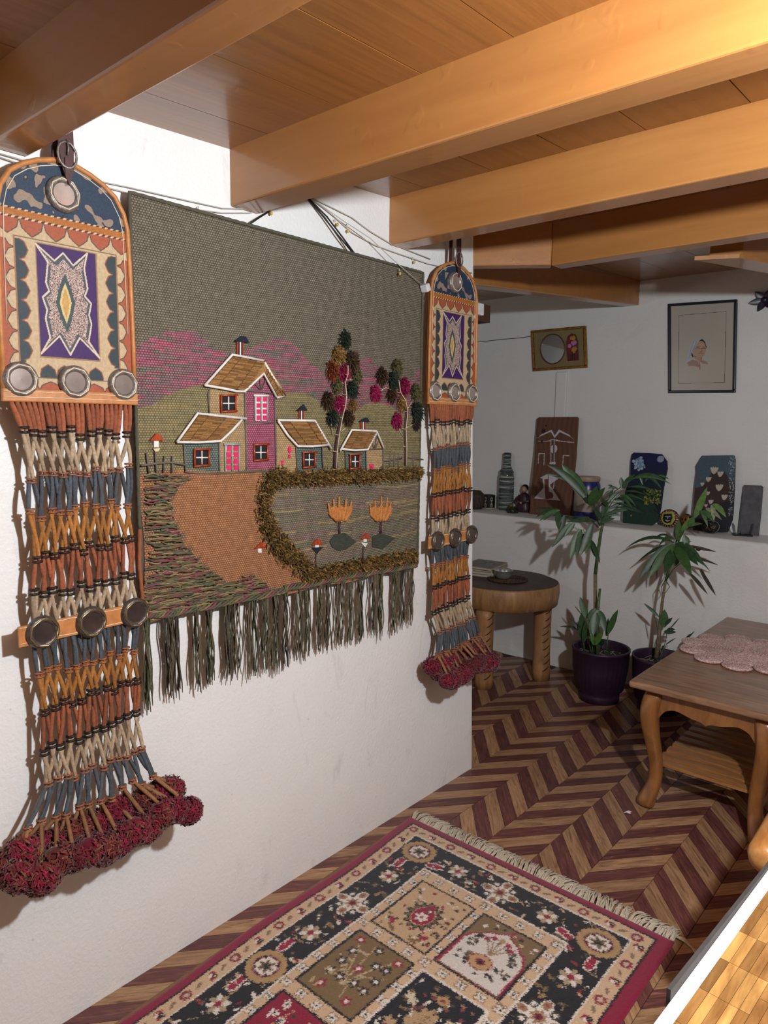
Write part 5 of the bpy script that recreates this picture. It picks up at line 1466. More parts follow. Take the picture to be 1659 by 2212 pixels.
def pot(label, c, R, rb, H, seed):
    r = empty('potted_palm', (c[0], c[1], 0), label, 'plant')
    rib = lambda w, z: 1 + (.010 * math.cos(34 * w) if .06 < z < H - .02 else 0)
    MB().lathe([(.001, .0), (rb, .0), (rb * 1.01, .035), (rb * .97, .045), (rb * 1.18, .065), (R * .94, H * .62), (R * .985, H - .014), (R, H - .012), (R, H), (R - .007, H), (R - .010, H - .012), (R * .9, H - .055)], (c[0], c[1], 0), 136, None, rib).make('flower_pot', POTM, r, True)
    rs = random.Random(seed); mb = MB(); prof = [(.001, H - .040), (R * .5, H - .044), (R * .93, H - .05)]
    mb.lathe(prof, (c[0], c[1], 0), 32).make('soil', SOIL, r, True)
    for i in range(14):
        a, q = rs.uniform(0, 6.28), rs.uniform(.02, R * .8)
        p = Vector((c[0] + q * math.cos(a), c[1] + q * math.sin(a), H - .040))
        MB().tube([p, p + Vector((rs.uniform(-.02, .02), rs.uniform(-.02, .02), .008)), p + Vector((rs.uniform(-.035, .035), rs.uniform(-.035, .035), .002))], .0022, 4).make('soil_twig', M('twig_grey', (120, 110, 96), .9), r)
    return r
def fan(r, Y, items, rs):
    """items: base px, tip px, width px, sag, colour index, depth of base, depth of tip (towards the room)"""
    for (bx_, by_, tx_, ty_, w, sag, ci, d0, d1) in items:
        a = ony(bx_, by_, Y - d0); b = ony(tx_, ty_, Y - d1)
        leaf_blade(r, a, b, w * (Y / FPX) * .62, sag, LEAFM[ci] if ci < 5 else DRY)
# ---- tall palm in the front pot
c1 = (.060, 3.545)
p1 = pot('tall leafy palm in ribbed purple pot beside the stump table', c1, .150, .105, .285, 1)
Yp = 3.55
stem = [ony(1288, 1420, Yp), ony(1287, 1340, Yp), ony(1286, 1290, Yp), ony(1286, 1240, Yp), ony(1292, 1190, Yp), ony(1298, 1150, Yp), ony(1310, 1100, Yp - .02)]
MB().tube(stem[:4], [.0125, .0115, .0105, .010], 8).make('lower_stem', STEMB, p1, True)
MB().tube(stem[3:], [.010, .0095, .0085, .005], 8).make('upper_stem', STEMG, p1, True)
MB().tube([ony(1291, 1420, Yp - .05), ony(1291, 1320, Yp - .05), ony(1296, 1272, Yp - .05)], [.010, .009, .0065], 8).make('cut_stem', STEMG, p1, True)
def px(T, a, b): return T(a, b)
Q = zoomer(1140, 1000, 1360, 1659.0)
def rach(r, T, pts, Y, d, rad=.0035):
    P = [ony(*T(a, b), Y - d * i / (len(pts) - 1)) for i, (a, b) in enumerate(pts)]
    MB().tube(P, [rad * (1 - .6 * i / (len(P) - 1)) for i in range(len(P))], 6).make('leaf_stalk', STEMG, r, True)
def leaves(r, T, Y, lst, scale):
    for (bx_, by_, tx_, ty_, w, sag, ci, d0, d1) in lst:
        a = ony(*T(bx_, by_), Y - d0); b = ony(*T(tx_, ty_), Y - d1)
        leaf_blade(r, a, b, w * scale * Y / FPX * .66, sag, LEAFM[ci] if ci < 5 else DRY)
sQ = 220 / 1659.0
rach(p1, Q, [(1160, 1000), (1040, 700), (900, 480), (700, 220), (600, 100)], Yp, .12)
rach(p1, Q, [(1150, 1050), (980, 880), (760, 880), (500, 840)], Yp, .20)
rach(p1, Q, [(1170, 1020), (1260, 820), (1400, 600), (1560, 450)], Yp, .05)
rach(p1, Q, [(1120, 1560), (1060, 1400), (1000, 1280), (900, 1080)], Yp, .15)
leaves(p1, Q, Yp, [
    # fishtail frond to the upper left
    (980, 620, 550, 10, 170, .02, 1, .10, .16), (1000, 640, 310, 30, 110, .10, 0, .11, .2), (900, 500, 270, 180, 60, .12, 0, .11, .2), (860, 440, 400, 215, 60, .10, 3, .11, .2), (900, 460, 770, 150, 80, .03, 3, .1, .1), (980, 600, 1250, 420, 60, .02, 0, .08, .08),
    (1010, 690, 1130, 370, 120, .02, 1, .12, .16), (1060, 660, 1260, 400, 90, .03, 1, .12, .16), (930, 560, 980, 670, 60, 0, 0, .12, .16),
    # left arching frond with hanging leaflets
    (520, 760, 130, 890, 55, .10, 0, .22, .24), (520, 770, 190, 950, 60, .12, 1, .22, .26), (505, 780, 70, 750, 40, .04, 3, .2, .2), (500, 800, 250, 940, 50, .10, 0, .22, .25), (490, 790, 510, 1100, 90, 0, 0, .22, .26), (600, 860, 510, 1180, 90, 0, 3, .22, .26),
    (700, 980, 395, 1380, 95, .03, 0, .24, .30), (760, 980, 590, 1210, 70, .02, 1, .24, .28), (640, 880, 720, 870, 30, .06, 0, .2, .2),
    # drooping leaves in front
    (860, 1080, 685, 1560, 130, .02, 1, .20, .26), (860, 1100, 795, 1555, 80, .0, 0, .20, .26), (1050, 1000, 860, 1510, 110, .0, 0, .16, .22), (1000, 1180, 945, 1490, 90, .0, 1, .16, .2), (900, 1160, 890, 1330, 80, .0, 3, .16, .2), (1020, 1250, 1180, 1640, 70, .06, 0, .08, .12), (1020, 1290, 1090, 1530, 50, .0, 3, .08, .1), (740, 1000, 690, 1130, 40, .03, 3, .2, .2),
    # right hand frond: long narrow leaflets
    (1180, 1000, 1480, 720, 70, .02, 0, .05, .02), (1250, 850, 1500, 850, 50, .05, 3, .05, .02), (1240, 860, 1659, 760, 50, .06, 0, .06, .02), (1300, 760, 1600, 640, 50, .05, 3, .04, .0), (1300, 640, 1500, 470, 55, .10, 0, .06, .02), (1310, 420, 1480, 430, 40, .16, 0, .08, .05), (1540, 420, 1510, 235, 60, .02, 0, .0, .0), (1560, 420, 1600, 280, 60, 0, 3, .0, .0), (1190, 980, 1420, 900, 60, .04, 0, .06, .04), (1210, 940, 1060, 700, 70, .02, 3, .06, .1), (1200, 900, 1330, 560, 70, .02, 0, .05, .04), (1230, 830, 1240, 600, 60, 0, 3, .05, .05), (1290, 700, 1190, 560, 50, 0, 0, .06, .1), (1330, 650, 1380, 420, 50, .02, 3, .04, .04), (1400, 600, 1640, 600, 45, .05, 3, .02, .0), (1100, 950, 640, 960, 70, .06, 0, .1, .22)], sQ)
Q3 = zoomer(1300, 940, 1659, 1659.0); s3 = 359 / 1659.0
rach(p1, Q3, [(30, 760), (130, 560), (290, 450), (420, 400), (560, 400)], Yp, -.05, .003)
leaves(p1, Q3, Yp, [(200, 500, 190, 420, 40, 0, 0, 0, 0), (225, 470, 330, 390, 34, .0, 0, 0, 0), (290, 440, 690, 490, 26, .12, 1, .0, .02), (330, 420, 640, 460, 22, .16, 0, .0, .02), (420, 390, 600, 540, 26, .10, 0, .0, .02), (260, 520, 580, 590, 18, .10, 0, .0, .02), (230, 560, 440, 600, 18, .08, 3, .0, .02), (220, 600, 430, 660, 20, .08, 0, .0, .02), (180, 600, 340, 710, 24, .14, 1, .02, .04), (160, 620, 310, 740, 30, .16, 0, .02, .04), (140, 680, 400, 780, 20, .08, 3, .02, .04), (120, 720, 370, 770, 18, .06, 0, .02, .04), (100, 560, 10, 620, 22, .18, 0, .02, .04), (120, 540, 60, 500, 20, .2, 0, .02, .04), (90, 640, -60, 740, 22, .05, 3, .03, .05), (80, 760, 0, 880, 26, .0, 0, .03, .05), (480, 395, 430, 470, 22, .05, 3, 0, 0), (560, 400, 670, 440, 20, .08, 1, 0, .01), (380, 400, 410, 500, 22, .0, 0, 0, 0)], s3)
# young shoots at the foot
Q6 = zoomer(1200, 1260, 1400, 1580.0); s6 = 200 / 1580.0
for (a, b, c, d) in [(500, 1160, 470, 950), (640, 1180, 620, 1000), (690, 1200, 700, 850), (865, 1190, 900, 850), (610, 1180, 520, 780)]:
    MB().tube([ony(*Q6(a, b), Yp - .05), ony(*Q6((a + c) / 2, (b + d) / 2), Yp - .05), ony(*Q6(c, d), Yp - .05)], .003, 5).make('shoot', STEMG, p1, True)
leaves(p1, Q6, Yp, [(530, 600, 415, 230, 110, .02, 1, .06, .06), (440, 530, 320, 375, 20, 0, 0, .06, .06), (470, 960, 440, 500, 130, 0, 0, .06, .08), (450, 850, 230, 600, 60, .06, 3, .06, .06), (450, 820, 75, 740, 40, .08, 3, .04, .04), (690, 430, 550, 700, 120, .06, 0, .07, .1), (730, 460, 590, 900, 150, 0, 1, .07, .12), (740, 470, 850, 830, 130, .04, 0, .06, .08), (690, 500, 640, 900, 140, 0, 0, .08, .12), (660, 1050, 590, 780, 70, 0, 2, .1, .12), (660, 1050, 820, 800, 90, 0, 2, .1, .13), (890, 860, 1065, 450, 95, .03, 1, .06, .08), (870, 900, 900, 590, 60, 0, 3, .04, .04), (480, 1000, 520, 620, 80, 0, 0, .08, .1), (760, 1050, 830, 960, 80, 0, 3, .06, .08), (580, 900, 400, 590, 70, .02, 0, .05, .05)], s6)
# ---- slender palm in the rear pot
c2 = (.352, 3.610)
p2 = pot('slender palm with drooping crown in purple pot beside the coffee table', c2, .140, .10, .285, 2)
Y2 = 3.62
Q5 = zoomer(1340, 1040, 1570, 1659.0); s5 = 230 / 1659.0
st2 = [ony(1418, 1420, Y2), ony(1424, 1370, Y2), ony(1427, 1330, Y2), ony(1432, 1290, Y2), ony(1438, 1255, Y2), ony(1448, 1220, Y2), ony(1457, 1185, Y2), ony(1462, 1165, Y2)]
MB().tube(st2[:5], [.014, .010, .0085, .0075, .007], 8).make('lower_stem', STEMB, p2, True)
MB().tube(st2[4:], [.007, .0065, .006, .004], 8).make('upper_stem', STEMG, p2, True)
rach(p2, Q5, [(720, 1530), (830, 1360), (960, 1260)], Y2, .06, .003); rach(p2, Q5, [(690, 1560), (640, 1640), (650, 1770)], Y2, .03, .003); rach(p2, Q5, [(720, 1560), (770, 1640), (700, 1740)], Y2, .03, .003)
rach(p2, Q5, [(900, 950), (1020, 700), (1200, 470), (1300, 260), (1350, 100)], Y2, .06, .004)
leaves(p2, Q5, Y2, [(830, 970, 275, 1540, 130, .08, 0, .06, .16), (840, 980, 430, 1515, 120, .06, 1, .08, .2), (850, 1040, 690, 1420, 130, .02, 0, .08, .2), (860, 1030, 1110, 1450, 130, .06, 1, .08, .18), (880, 1000, 1215, 1310, 110, .06, 0, .06, .14), (880, 960, 1305, 1310, 120, .08, 0, .05, .12), (850, 960, 80, 1050, 45, .16, 0, .04, .0), (820, 970, 260, 1260, 40, .08, 3, .04, .02), (850, 900, 600, 1000, 55, .25, 0, .04, .04), (760, 850, 530, 885, 28, .15, 3, .0, -.02), (900, 930, 850, 700, 70, .0, 2, .02, .02), (900, 920, 910, 590, 90, .0, 1, .04, .06), (1050, 990, 990, 830, 90, .0, 1, .06, .06), (950, 950, 1110, 935, 36, .0, 3, .02, .0), (1060, 1000, 1490, 1095, 40, .0, 5, .02, .0), (1200, 1080, 1225, 1030, 60, 0, 5, 0, 0), (1090, 1180, 1525, 1305, 34, .04, 5, .02, .0), (1080, 1430, 1360, 1760, 46, .03, 5, .08, .1), (1240, 1370, 1490, 1780, 46, .0, 5, .06, .1), (1260, 1360, 1355, 1600, 30, .03, 5, .06, .06), (920, 1150, 840, 1330, 70, .0, 0, .05, .05), (980, 1030, 1400, 1400, 40, .06, 3, .03, .0), (570, 1270, 565, 1520, 28, .0, 5, .06, .06), (760, 1150, 720, 1250, 50, 0, 3, .06, .08)], s5)
leaves(p2, Q5, Y2, [(1160, 560, 1355, 85, 85, .0, 2, .06, .06), (960, 760, 1170, 540, 80, .02, 2, .05, .06), (1080, 700, 1150, 560, 70, .03, 1, .06, .06), (1250, 450, 1365, 710, 50, .12, 1, .07, .09), (1280, 460, 1460, 640, 60, .12, 1, .07, .09), (1330, 420, 1580, 600, 55, .10, 4, .06, .08), (1430, 360, 1460, 610, 60, .06, 4, .06, .08), (1440, 355, 1650, 560, 70, .12, 2, .06, .07), (1060, 700, 1280, 660, 40, .08, 1, .06, .06), (1180, 520, 1240, 420, 80, .0, 2, .05, .05)], s5)
Q7 = zoomer(1340, 1270, 1520, 1659.0); s7_ = 180 / 1659.0
leaves(p2, Q7, Y2, [(770, 580, 465, 305, 55, .02, 0, .03, .03), (860, 780, 880, 425, 150, .0, 1, .0, .0), (890, 740, 1040, 590, 60, .02, 3, .0, .0), (870, 880, 1110, 880, 80, .02, 3, .02, .02), (930, 830, 1100, 830, 50, .05, 3, .0, .0), (1000, 800, 1180, 590, 20, .0, 3, .0, .0), (740, 860, 670, 480, 22, .02, 0, .03, .03), (1270, 1060, 1480, 860, 30, .0, 3, -.02, -.02), (1300, 1030, 1390, 915, 36, .0, 3, -.02, -.02), (910, 1130, 1110, 1000, 20, .05, 3, .0, .0), (840, 1220, 860, 1140, 50, 0, 3, 0, 0)], s7_)
for (a, b, c, d) in [(850, 1280, 930, 890), (860, 1250, 920, 1120), (780, 1230, 860, 900), (1200, 1280, 1330, 1000), (820, 1330, 790, 1190)]:
    MB().tube([ony(*Q7(a, b), Y2), ony(*Q7((a + c) / 2, (b + d) / 2 + 10), Y2), ony(*Q7(c, d), Y2)], .0022, 5).make('shoot', STEMB, p2, True)
# ================================================================== things on the ledge
def at(px_, py_, z=LEDGE, ymax=YB - .02):
    p = onz(px_, py_, z)
    if p[1] > ymax: p = ony(px_, py_, ymax)
    return np.array([p[0], min(p[1], ymax), z])
def hgt(px_, py_, y): return ony(px_, py_, y)[2]
PAINT = M_attr('painted_surface', .6, bscale=300, bmp=.15, spec=.3, var=.15, vscale=120)
LZ = LEDGE + .0006
# round brown pot
c = at(1037, 1099); R = .073; h = .13
mb = MB().lathe([(.001, 0), (R * .72, 0), (R * .95, .03), (R, .06), (R * .92, .095), (R * .6, .122), (.001, .128)], (c[0] - .035, c[1] - .02, LZ), 32, None, lambda w, z: 1 + .03 * math.sin(5 * w + z * 60))
tag(mb.make('gourd_pot', M('brown_gourd', (66, 56, 50), .8, var=.5, nscale=70, bmp=.7, bscale=90), None, True), 'round brown fibrous gourd beside the black mug on the ledge', 'gourd')
# black mug with white glyphs
c = at(1059, 1097); mx, my = c[0], c[1] - .02; R = .042; h = .088
mug = empty('glyph_mug', (mx, my, LEDGE), 'short black cup with painted white figures on the ledge', 'cup')
mc_ = Canvas(0, 0, 2 * math.pi, 1, .02, (24, 23, 24)); mc_.X *= 1
for k in range(6):
    a = .5 + k * 1.05
    for pts in ([(a - .22, .82), (a - .14, .62), (a + .14, .62), (a + .22, .82)], [(a - .06, .9), (a - .06, .75)], [(a + .06, .9), (a + .06, .75)], [(a - .24, .16), (a - .16, .34), (a + .16, .34), (a + .24, .16)], [(a - .06, .10), (a - .06, .24)], [(a + .06, .10), (a + .06, .24)]): mc_.line(pts, .05, (196, 186, 164))
    mc_.ell(a, .48, .11, .11, (196, 186, 164)); mc_.ell(a, .48, .06, .06, (24, 23, 24))
grid_obj('cup_wall', mc_, lambda X, Y: (mx + R * np.cos(X), my + R * np.sin(X), LZ + Y * h), PAINT, mug)
MB().lathe([(R, h), (R + .001, h + .002), (R - .004, h + .002), (R - .005, .01), (.001, .008)], (mx, my, LZ), 40).make('cup_inside', M('cup_dark', (34, 33, 34), .4), mug, True)
MB().lathe([(.001, 0), (R + .001, 0), (R + .001, .004), (R, .005)], (mx, my, LEDGE + .0002), 40).make('cup_base', M('cup_base_white', (180, 174, 160), .6), mug, True)
# bottle wrapped in cord
c = at(1094, 1101); bx_, by_ = c[0], c[1] - .01
H = hgt(1088, 978, by_) - LEDGE
bot = empty('wrapped_bottle', (bx_, by_, LEDGE), 'glass bottle wound with grey white cord on the ledge', 'bottle')
GLS, _nt2, _b2 = _nt('bottle_glass'); _b2.inputs['Transmission Weight'].default_value = .85; _b2.inputs['Roughness'].default_value = .08; _b2.inputs['Base Color'].default_value = L4((150, 160, 156)); _b2.inputs['IOR'].default_value = 1.45
BR = .047
bp = [(.001, 0), (BR, .001), (BR, .02), (BR * 1.0, H * .60), (BR * .92, H * .67), (BR * .55, H * .74), (BR * .47, H * .80), (BR * .45, H * .97), (BR * .48, H), (BR * .36, H)]
MB().lathe(bp, (bx_, by_, LZ), 36).make('bottle_glass', GLS, bot, True)
WCOL = [M('wound_cord_%d' % i, cc, .8, var=.2, nscale=90) for i, cc in enumerate([(150, 152, 144), (96, 106, 108), (176, 174, 164), (74, 84, 90)])]
def rad(z):
    for (r0, z0), (r1, z1) in zip(bp[:-1], bp[1:]):
        if z0 <= z <= z1 and z1 > z0: return r0 + (r1 - r0) * (z - z0) / (z1 - z0)
    return BR * .45
rs = random.Random(8); z = .022; k = 0
while z < H - .004:
    if not (H * .605 < z < H * .66):
        r = rad(z) + .0015; P = [(bx_ + r * math.cos(a), by_ + r * math.sin(a), LZ + z + .0035 * math.sin(a + k) ) for a in [2 * math.pi * i / 20 for i in range(21)]]
        MB().tube(P, .0030, 5, False).make('cord_turn', WCOL[(k * 7 + rs.randrange(2)) % 4], bot, True)
    z += .0057; k += 1
# seated figurine
c = at(1138, 1105); fx_, fy_ = c[0] - .005, c[1] - .03
fg = empty('seated_figurine', (fx_, fy_, LEDGE), 'small dark robed seated figurine beside the brown board', 'figurine')
ROBE = M('dark_robe', (44, 36, 48), .4, var=.6, nscale=60, hue=(70, 30, 36)); 
MB().lathe([(.001, 0), (.05, 0), (.056, .02), (.046, .05), (.034, .09), (.024, .118), (.014, .126), (.001, .128)], (fx_, fy_, LZ), 24, Matrix.Diagonal((1, .72, 1, 1)), lambda w, z: 1 + .06 * math.sin(4 * w)).make('robe', ROBE, fg, True)
MB().sphere((fx_, fy_ - .004, LZ + .148), (.019, .019, .024), 16, 10).make('head', M('porcelain_skin', (170, 132, 112), .4, var=.08), fg, True)
MB().sphere((fx_, fy_ + .006, LZ + .160), (.022, .020, .021), 14, 9).make('hair', M('figurine_hair', (46, 24, 24), .5), fg, True)
for s in (-1, 1): MB().tube([(fx_ + s * .028, fy_ - .005, LZ + .105), (fx_ + s * .042, fy_ - .022, LZ + .075), (fx_ + s * .012, fy_ - .040, LZ + .062)], [.013, .012, .009], 8).make('sleeve', ROBE, fg, True)
MB().sphere((fx_, fy_ - .044, LZ + .062), (.009, .006, .008), 8, 6).make('hands', MATS['porcelain_skin'], fg, True)
c = at(1119, 1106); c[1] -= .04
lf = empty('green_ornament', (c[0], c[1] - .03, LEDGE), 'low dark green and yellow glazed ornament at the foot of the bottle', 'ornament')
GREEN_G = M('green_glaze', (40, 46, 26), .3, var=.8, nscale=90, hue=(18, 22, 18))
MB().lathe([(.001, 0), (.032, 0), (.036, .012), (.028, .03), (.018, .04), (.001, .043)], (c[0], c[1] - .03, LZ), 20, None, lambda w, z: 1 + .12 * math.sin(5 * w)).make('glazed_body', GREEN_G, lf, True)
MB().sphere((c[0] - .006, c[1] - .036, LZ + .047), (.013, .013, .012), 10, 7).make('glazed_knob', M('yellow_glaze', (104, 96, 34), .3, var=.5, nscale=90), lf, True)
# ---- leaning flat pieces: build from traced outline, base on the ledge, top against the wall
def leaner(name, label, cat, outline, cv, mat_back, ybase, ytop, thick, parent_grid_mat=PAINT):
    """outline in photo pixels; the slab leans from y=ybase (bottom) to y=ytop (top)"""
    zlow = LEDGE; ztop = hgt(*min(outline, key=lambda p: p[1]), ytop)
    k = (ytop - ybase) / (ztop - zlow)
    def onlean(a, b):
        d = ray(a, b); # plane y = ybase + k (z - zlow)
        t = (ybase - k * (zlow - CAM[2]) - CAM[1]) / (d[1] - k * d[2])
        return CAM + d * t
    P = [onlean(a, b) for a, b in outline]
    zm = min(p[2] for p in P); 
    for p in P: p[2] += LZ - zm
    ln = math.sqrt(1 + k * k)
    uv = [(p[0], (p[2] - LZ) * ln) for p in P]
    def place(u, v, w): return (u, ybase + k * v / ln + w / ln, LZ + v / ln - w * k / ln + thick * abs(k) / ln)
    r = empty(name, (np.mean([p[0] for p in P]), ybase, LEDGE), label, cat)
    MB().prism(uv, place, 0, thick).make(name + '_slab', mat_back, r, False, True)
    if cv:
        xs_ = [u for u, v in uv]; vs_ = [v for u, v in uv]
        cvs = Canvas(min(xs_), min(vs_), max(xs_), max(vs_), .0018, cv[0])
        conv = lambda a, b: (lambda p: (p[0], (p[2] + LZ - zm - LZ) * ln))(onlean(a, b))
        cv[1](cvs, conv)
        mk = np.zeros(cvs.X.shape, bool); J, I, m = cvs.mask_poly(uv); mk[J, I] = m
        grid_obj('painted_face', cvs, lambda X, Y: place(X, Y, np.full_like(X, -.0006)), parent_grid_mat, r, mk)
    return r
# brown board with white abstract figure
B = zoomer(1000, 880, 1340, 1659.0)
def paint_board(cv, f):
    W_ = (206, 202, 206); g = lambda pts: [f(*B(a, b)) for a, b in pts]
    s = abs(f(*B(100, 0))[0] - f(*B(0, 0))[0]) / 100
    cv.c *= (0.9 + .2 * np.sin(cv.X * 190 + 3 * np.sin(cv.Y * 14)) * .5)[:, :, None]
    cv.poly(g([(775, 330), (805, 318), (812, 296), (935, 238), (968, 300), (1012, 236), (1128, 296), (1136, 312), (1185, 345), (1120, 306), (1020, 262), (968, 326), (925, 260), (815, 308)]), W_)
    for p in ([(795, 358), (880, 360), (930, 352)], [(980, 352), (1090, 366), (1172, 372)], [(928, 340), (928, 590)], [(962, 340), (962, 590)], [(932, 342), (998, 346)], [(800, 490), (858, 490), (854, 610)], [(800, 490), (795, 590)], [(1120, 512), (1058, 508), (1052, 620)]): cv.line(g(p), 6 * s, W_)
    x_, y_ = f(*B(958, 440)); cv.ell(x_, y_, 30 * s, 34 * s, W_); cv.line(g([(958, 400), (958, 480)]), 12 * s, (110, 74, 56))
    cv.line(g([(925, 590), (968, 590)]), 20 * s, W_)
    cv.poly(g([(750, 960), (850, 850), (838, 750), (808, 745), (905, 700), (1008, 755), (980, 770), (915, 820), (1025, 985)]), W_)
    cv.poly(g([(870, 965), (862, 860), (858, 760), (900, 755), (900, 885), (940, 900), (955, 930), (945, 960), (900, 968)]), (112, 72, 54))
    cv.line(g([(900, 715), (900, 885)]), 6 * s, (90, 60, 50)); cv.line(g([(968, 760), (952, 860)]), 5 * s, W_)
    for a, b, q in ((850, 250, 18), (875, 195, 7), (832, 365, 9)): x_, y_ = f(*B(a, b)); cv.ell(x_, y_, q * s, None, (52, 34, 30))
BRDM = M_wood('brown_board_wood', (92, 60, 44), (116, 78, 58), .6, (20, 20, 3), 0, .05)
leaner('painted_board', 'tall brown wooden board with white cut figure leaning on the wall', 'board', [B(*q) for q in [(700, 1122), (728, 800), (760, 480), (780, 122), (800, 106), (1205, 102), (1214, 115), (1192, 500), (1165, 800), (1128, 1140)]], ((112, 78, 60), paint_board), BRDM, 4.045, 4.135, .012)
leaner('plain_board', 'plain brown board standing behind the painted board', 'board', [(1148, 1100), (1160, 903), (1236, 901), (1228, 1110)], None, BRDM, 4.09, 4.158, .010)
# jar with blue bands
c = at(1281, 1116); jx, jy = c[0], min(c[1], YB - .115) - .0
JR = .077; JH = hgt(1281, 1030, jy) - LEDGE
jar = empty('storage_jar', (jx, jy, LEDGE), 'large jar with blue bands and cream screw lid behind the palm', 'jar')
JB = M('blue_jar_plastic', (34, 34, 108), .3, var=.1); JC = M('jar_label_cream', (150, 138, 122), .6, var=.2, nscale=20)
MB().lathe([(.001, 0), (JR * .96, 0), (JR, .006), (JR, JH * .18), (JR, JH * .2)], (jx, jy, LZ), 40).make('jar_base', JB, jar, True)
MB().lathe([(JR * 1.003, JH * .2), (JR * 1.005, JH * .45), (JR * 1.003, JH * .70)], (jx, jy, LZ), 40).make('jar_label', JC, jar, True)
MB().lathe([(JR, JH * .70), (JR * .98, JH * .80), (JR * .90, JH * .86), (JR * .86, JH * .9)], (jx, jy, LZ), 40).make('jar_shoulder', JB, jar, True)
MB().lathe([(JR * .86, JH * .89), (JR * .93, JH * .895), (JR * .93, JH * .985), (JR * .88, JH), (.001, JH)], (jx, jy, LZ), 80, None, lambda w, z: 1 + (.012 * math.cos(40 * w) if z < JH * .98 else 0)).make('jar_lid', M('cream_lid', (168, 146, 118), .5), jar, True)
# night sky slate
Q3b = zoomer(1300, 940, 1659, 1659.0)
SLATE = M('slate_stone', (40, 42, 48), .7, var=.3, nscale=60, bmp=.4, bscale=60)
def paint_night(cv, f):
    g = lambda pts: [f(*Q3b(a, b)) for a, b in pts]; s = abs(f(*Q3b(100, 0))[0] - f(*Q3b(0, 0))[0]) / 100
    top = cv.Y.max(); k = np.clip((cv.Y / top - .45) / .5, 0, 1)[:, :, None]
    cv.c[:] = lin((20, 34, 40)) * (1 - k) + lin((26, 30, 78)) * k
    cv.poly(g([(200, 780), (215, 660), (300, 640), (460, 680), (540, 760), (620, 830), (640, 900), (200, 900)]), (28, 56, 44), .35)
    cv.poly(g([(260, 640), (300, 520), (400, 470), (470, 560), (560, 760), (460, 690), (330, 640)]), (32, 54, 40), .4)
    for _ in range(120):
        a, b = cv.rng.uniform(420, 590), cv.rng.uniform(540, 690); x_, y_ = f(*Q3b(a, b)); cv.ell(x_, y_, cv.rng.uniform(5, 12) * s, cv.rng.uniform(3, 6) * s, [(152, 150, 62), (112, 118, 50), (72, 88, 46)][cv.rng.integers(3)], cv.rng.uniform(0, 3))
    for a, b in ((298, 550), (360, 620), (295, 800)): x_, y_ = f(*Q3b(a, b)); cv.ell(x_, y_, 7 * s, None, (178, 130, 44))
    for _ in range(70):
        a, b = 370 + cv.rng.normal(0, 24), 285 + cv.rng.normal(0, 24); x_, y_ = f(*Q3b(a, b)); cv.ell(x_, y_, cv.rng.uniform(6, 15) * s, None, [(150, 172, 196), (176, 192, 208), (118, 144, 180)][cv.rng.integers(3)])
    x_, y_ = f(*Q3b(588, 236)); cv.ell(x_, y_, 31 * s, None, (150, 160, 182))
leaner('night_slate', 'slate painted with night sky, moon and green hills on ledge', 'painting', [Q3b(*q) for q in [(212, 870), (215, 700), (235, 560), (285, 400), (288, 260), (300, 190), (320, 170), (480, 176), (600, 186), (650, 255), (655, 330), (632, 430), (610, 560), (590, 720), (560, 850), (500, 895), (320, 880)]], ((26, 30, 70), paint_night), SLATE, 4.065, 4.15, .012)
# painted stones
def stone(name, label, cpx, rx, rz, ry, y, paint, tilt=.25):
    p = ony(*cpx, y); cz = LZ + rz * .97
    r = empty(name, (p[0], y, LEDGE), label, 'painted stone', 'painted stones on the ledge')
    n1 = Canvas(-1, -1, 1, 1, .022, (22, 22, 26)); paint(n1)
    def face(X, Y):
        q = np.sqrt(X * X + Y * Y); q1 = np.clip(q, 1e-6, None); a = np.clip(q, 0, 1) * math.pi / 2
        return p[0] + rx * np.sin(a) * X / q1, y - ry * np.cos(a) * 1.0, cz + rz * np.sin(a) * Y / q1
    grid_obj('painted_front', n1, face, PAINT, r, (n1.X ** 2 + n1.Y ** 2) <= 1.0)
    MB().sphere((p[0], y, cz), (rx * .992, ry * .97, rz * .992), 28, 16).make('stone_body', M('dark_pebble', (26, 26, 30), .5, var=.3, nscale=40), r, True)
    return r
def p1_(cv):
    for k in range(40):
        a = 2 * math.pi * k / 40
        cv.line([(.58 * math.cos(a), .58 * math.sin(a)), (.76 * math.cos(a), .76 * math.sin(a))], .05, (176, 62, 56) if k % 2 else (206, 196, 186))
    for k in range(26):
        a = math.pi + math.pi * 1.25 * k / 26; cv.ell(.88 * math.cos(a), .86 * math.sin(a), .045, None, (206, 200, 192), 0, 3, .4)
    cv.poly([(-.5, .0), (-.42, .45), (-.1, .55), (.34, .62), (.46, .3), (.5, .0), (.3, -.4), (-.05, -.5), (-.38, -.35)], (168, 166, 66)); cv.poly([(-.33, .02), (-.3, .32), (0, .38), (.24, .42), (.32, .1), (.2, -.25), (-.05, -.34), (-.28, -.2)], (22, 22, 34))
    for a, b in ((-.1, .16), (.12, .2)): cv.ell(a, b, .05, .03, (206, 206, 206))
    cv.line([(-.12, -.08), (-.02, -.16), (.12, -.1)], .05, (206, 206, 206)); cv.line([(.02, .18), (.01, .0)], .04, (206, 206, 206))
def p2_(cv):
    cv.ell(-.15, .0, .62, .72, (176, 132, 60)); cv.ell(-.15, -.35, .42, .3, (176, 40, 36)); cv.ell(-.1, -.75, .3, .12, (200, 190, 170))
    for a in (-.35, .05): cv.ell(a, .18, .09, .11, (52, 30, 22))
    cv.ell(-.15, -.05, .08, .07, (130, 60, 40)); cv.line([(.3, .6), (.6, .7)], .08, (150, 150, 150))
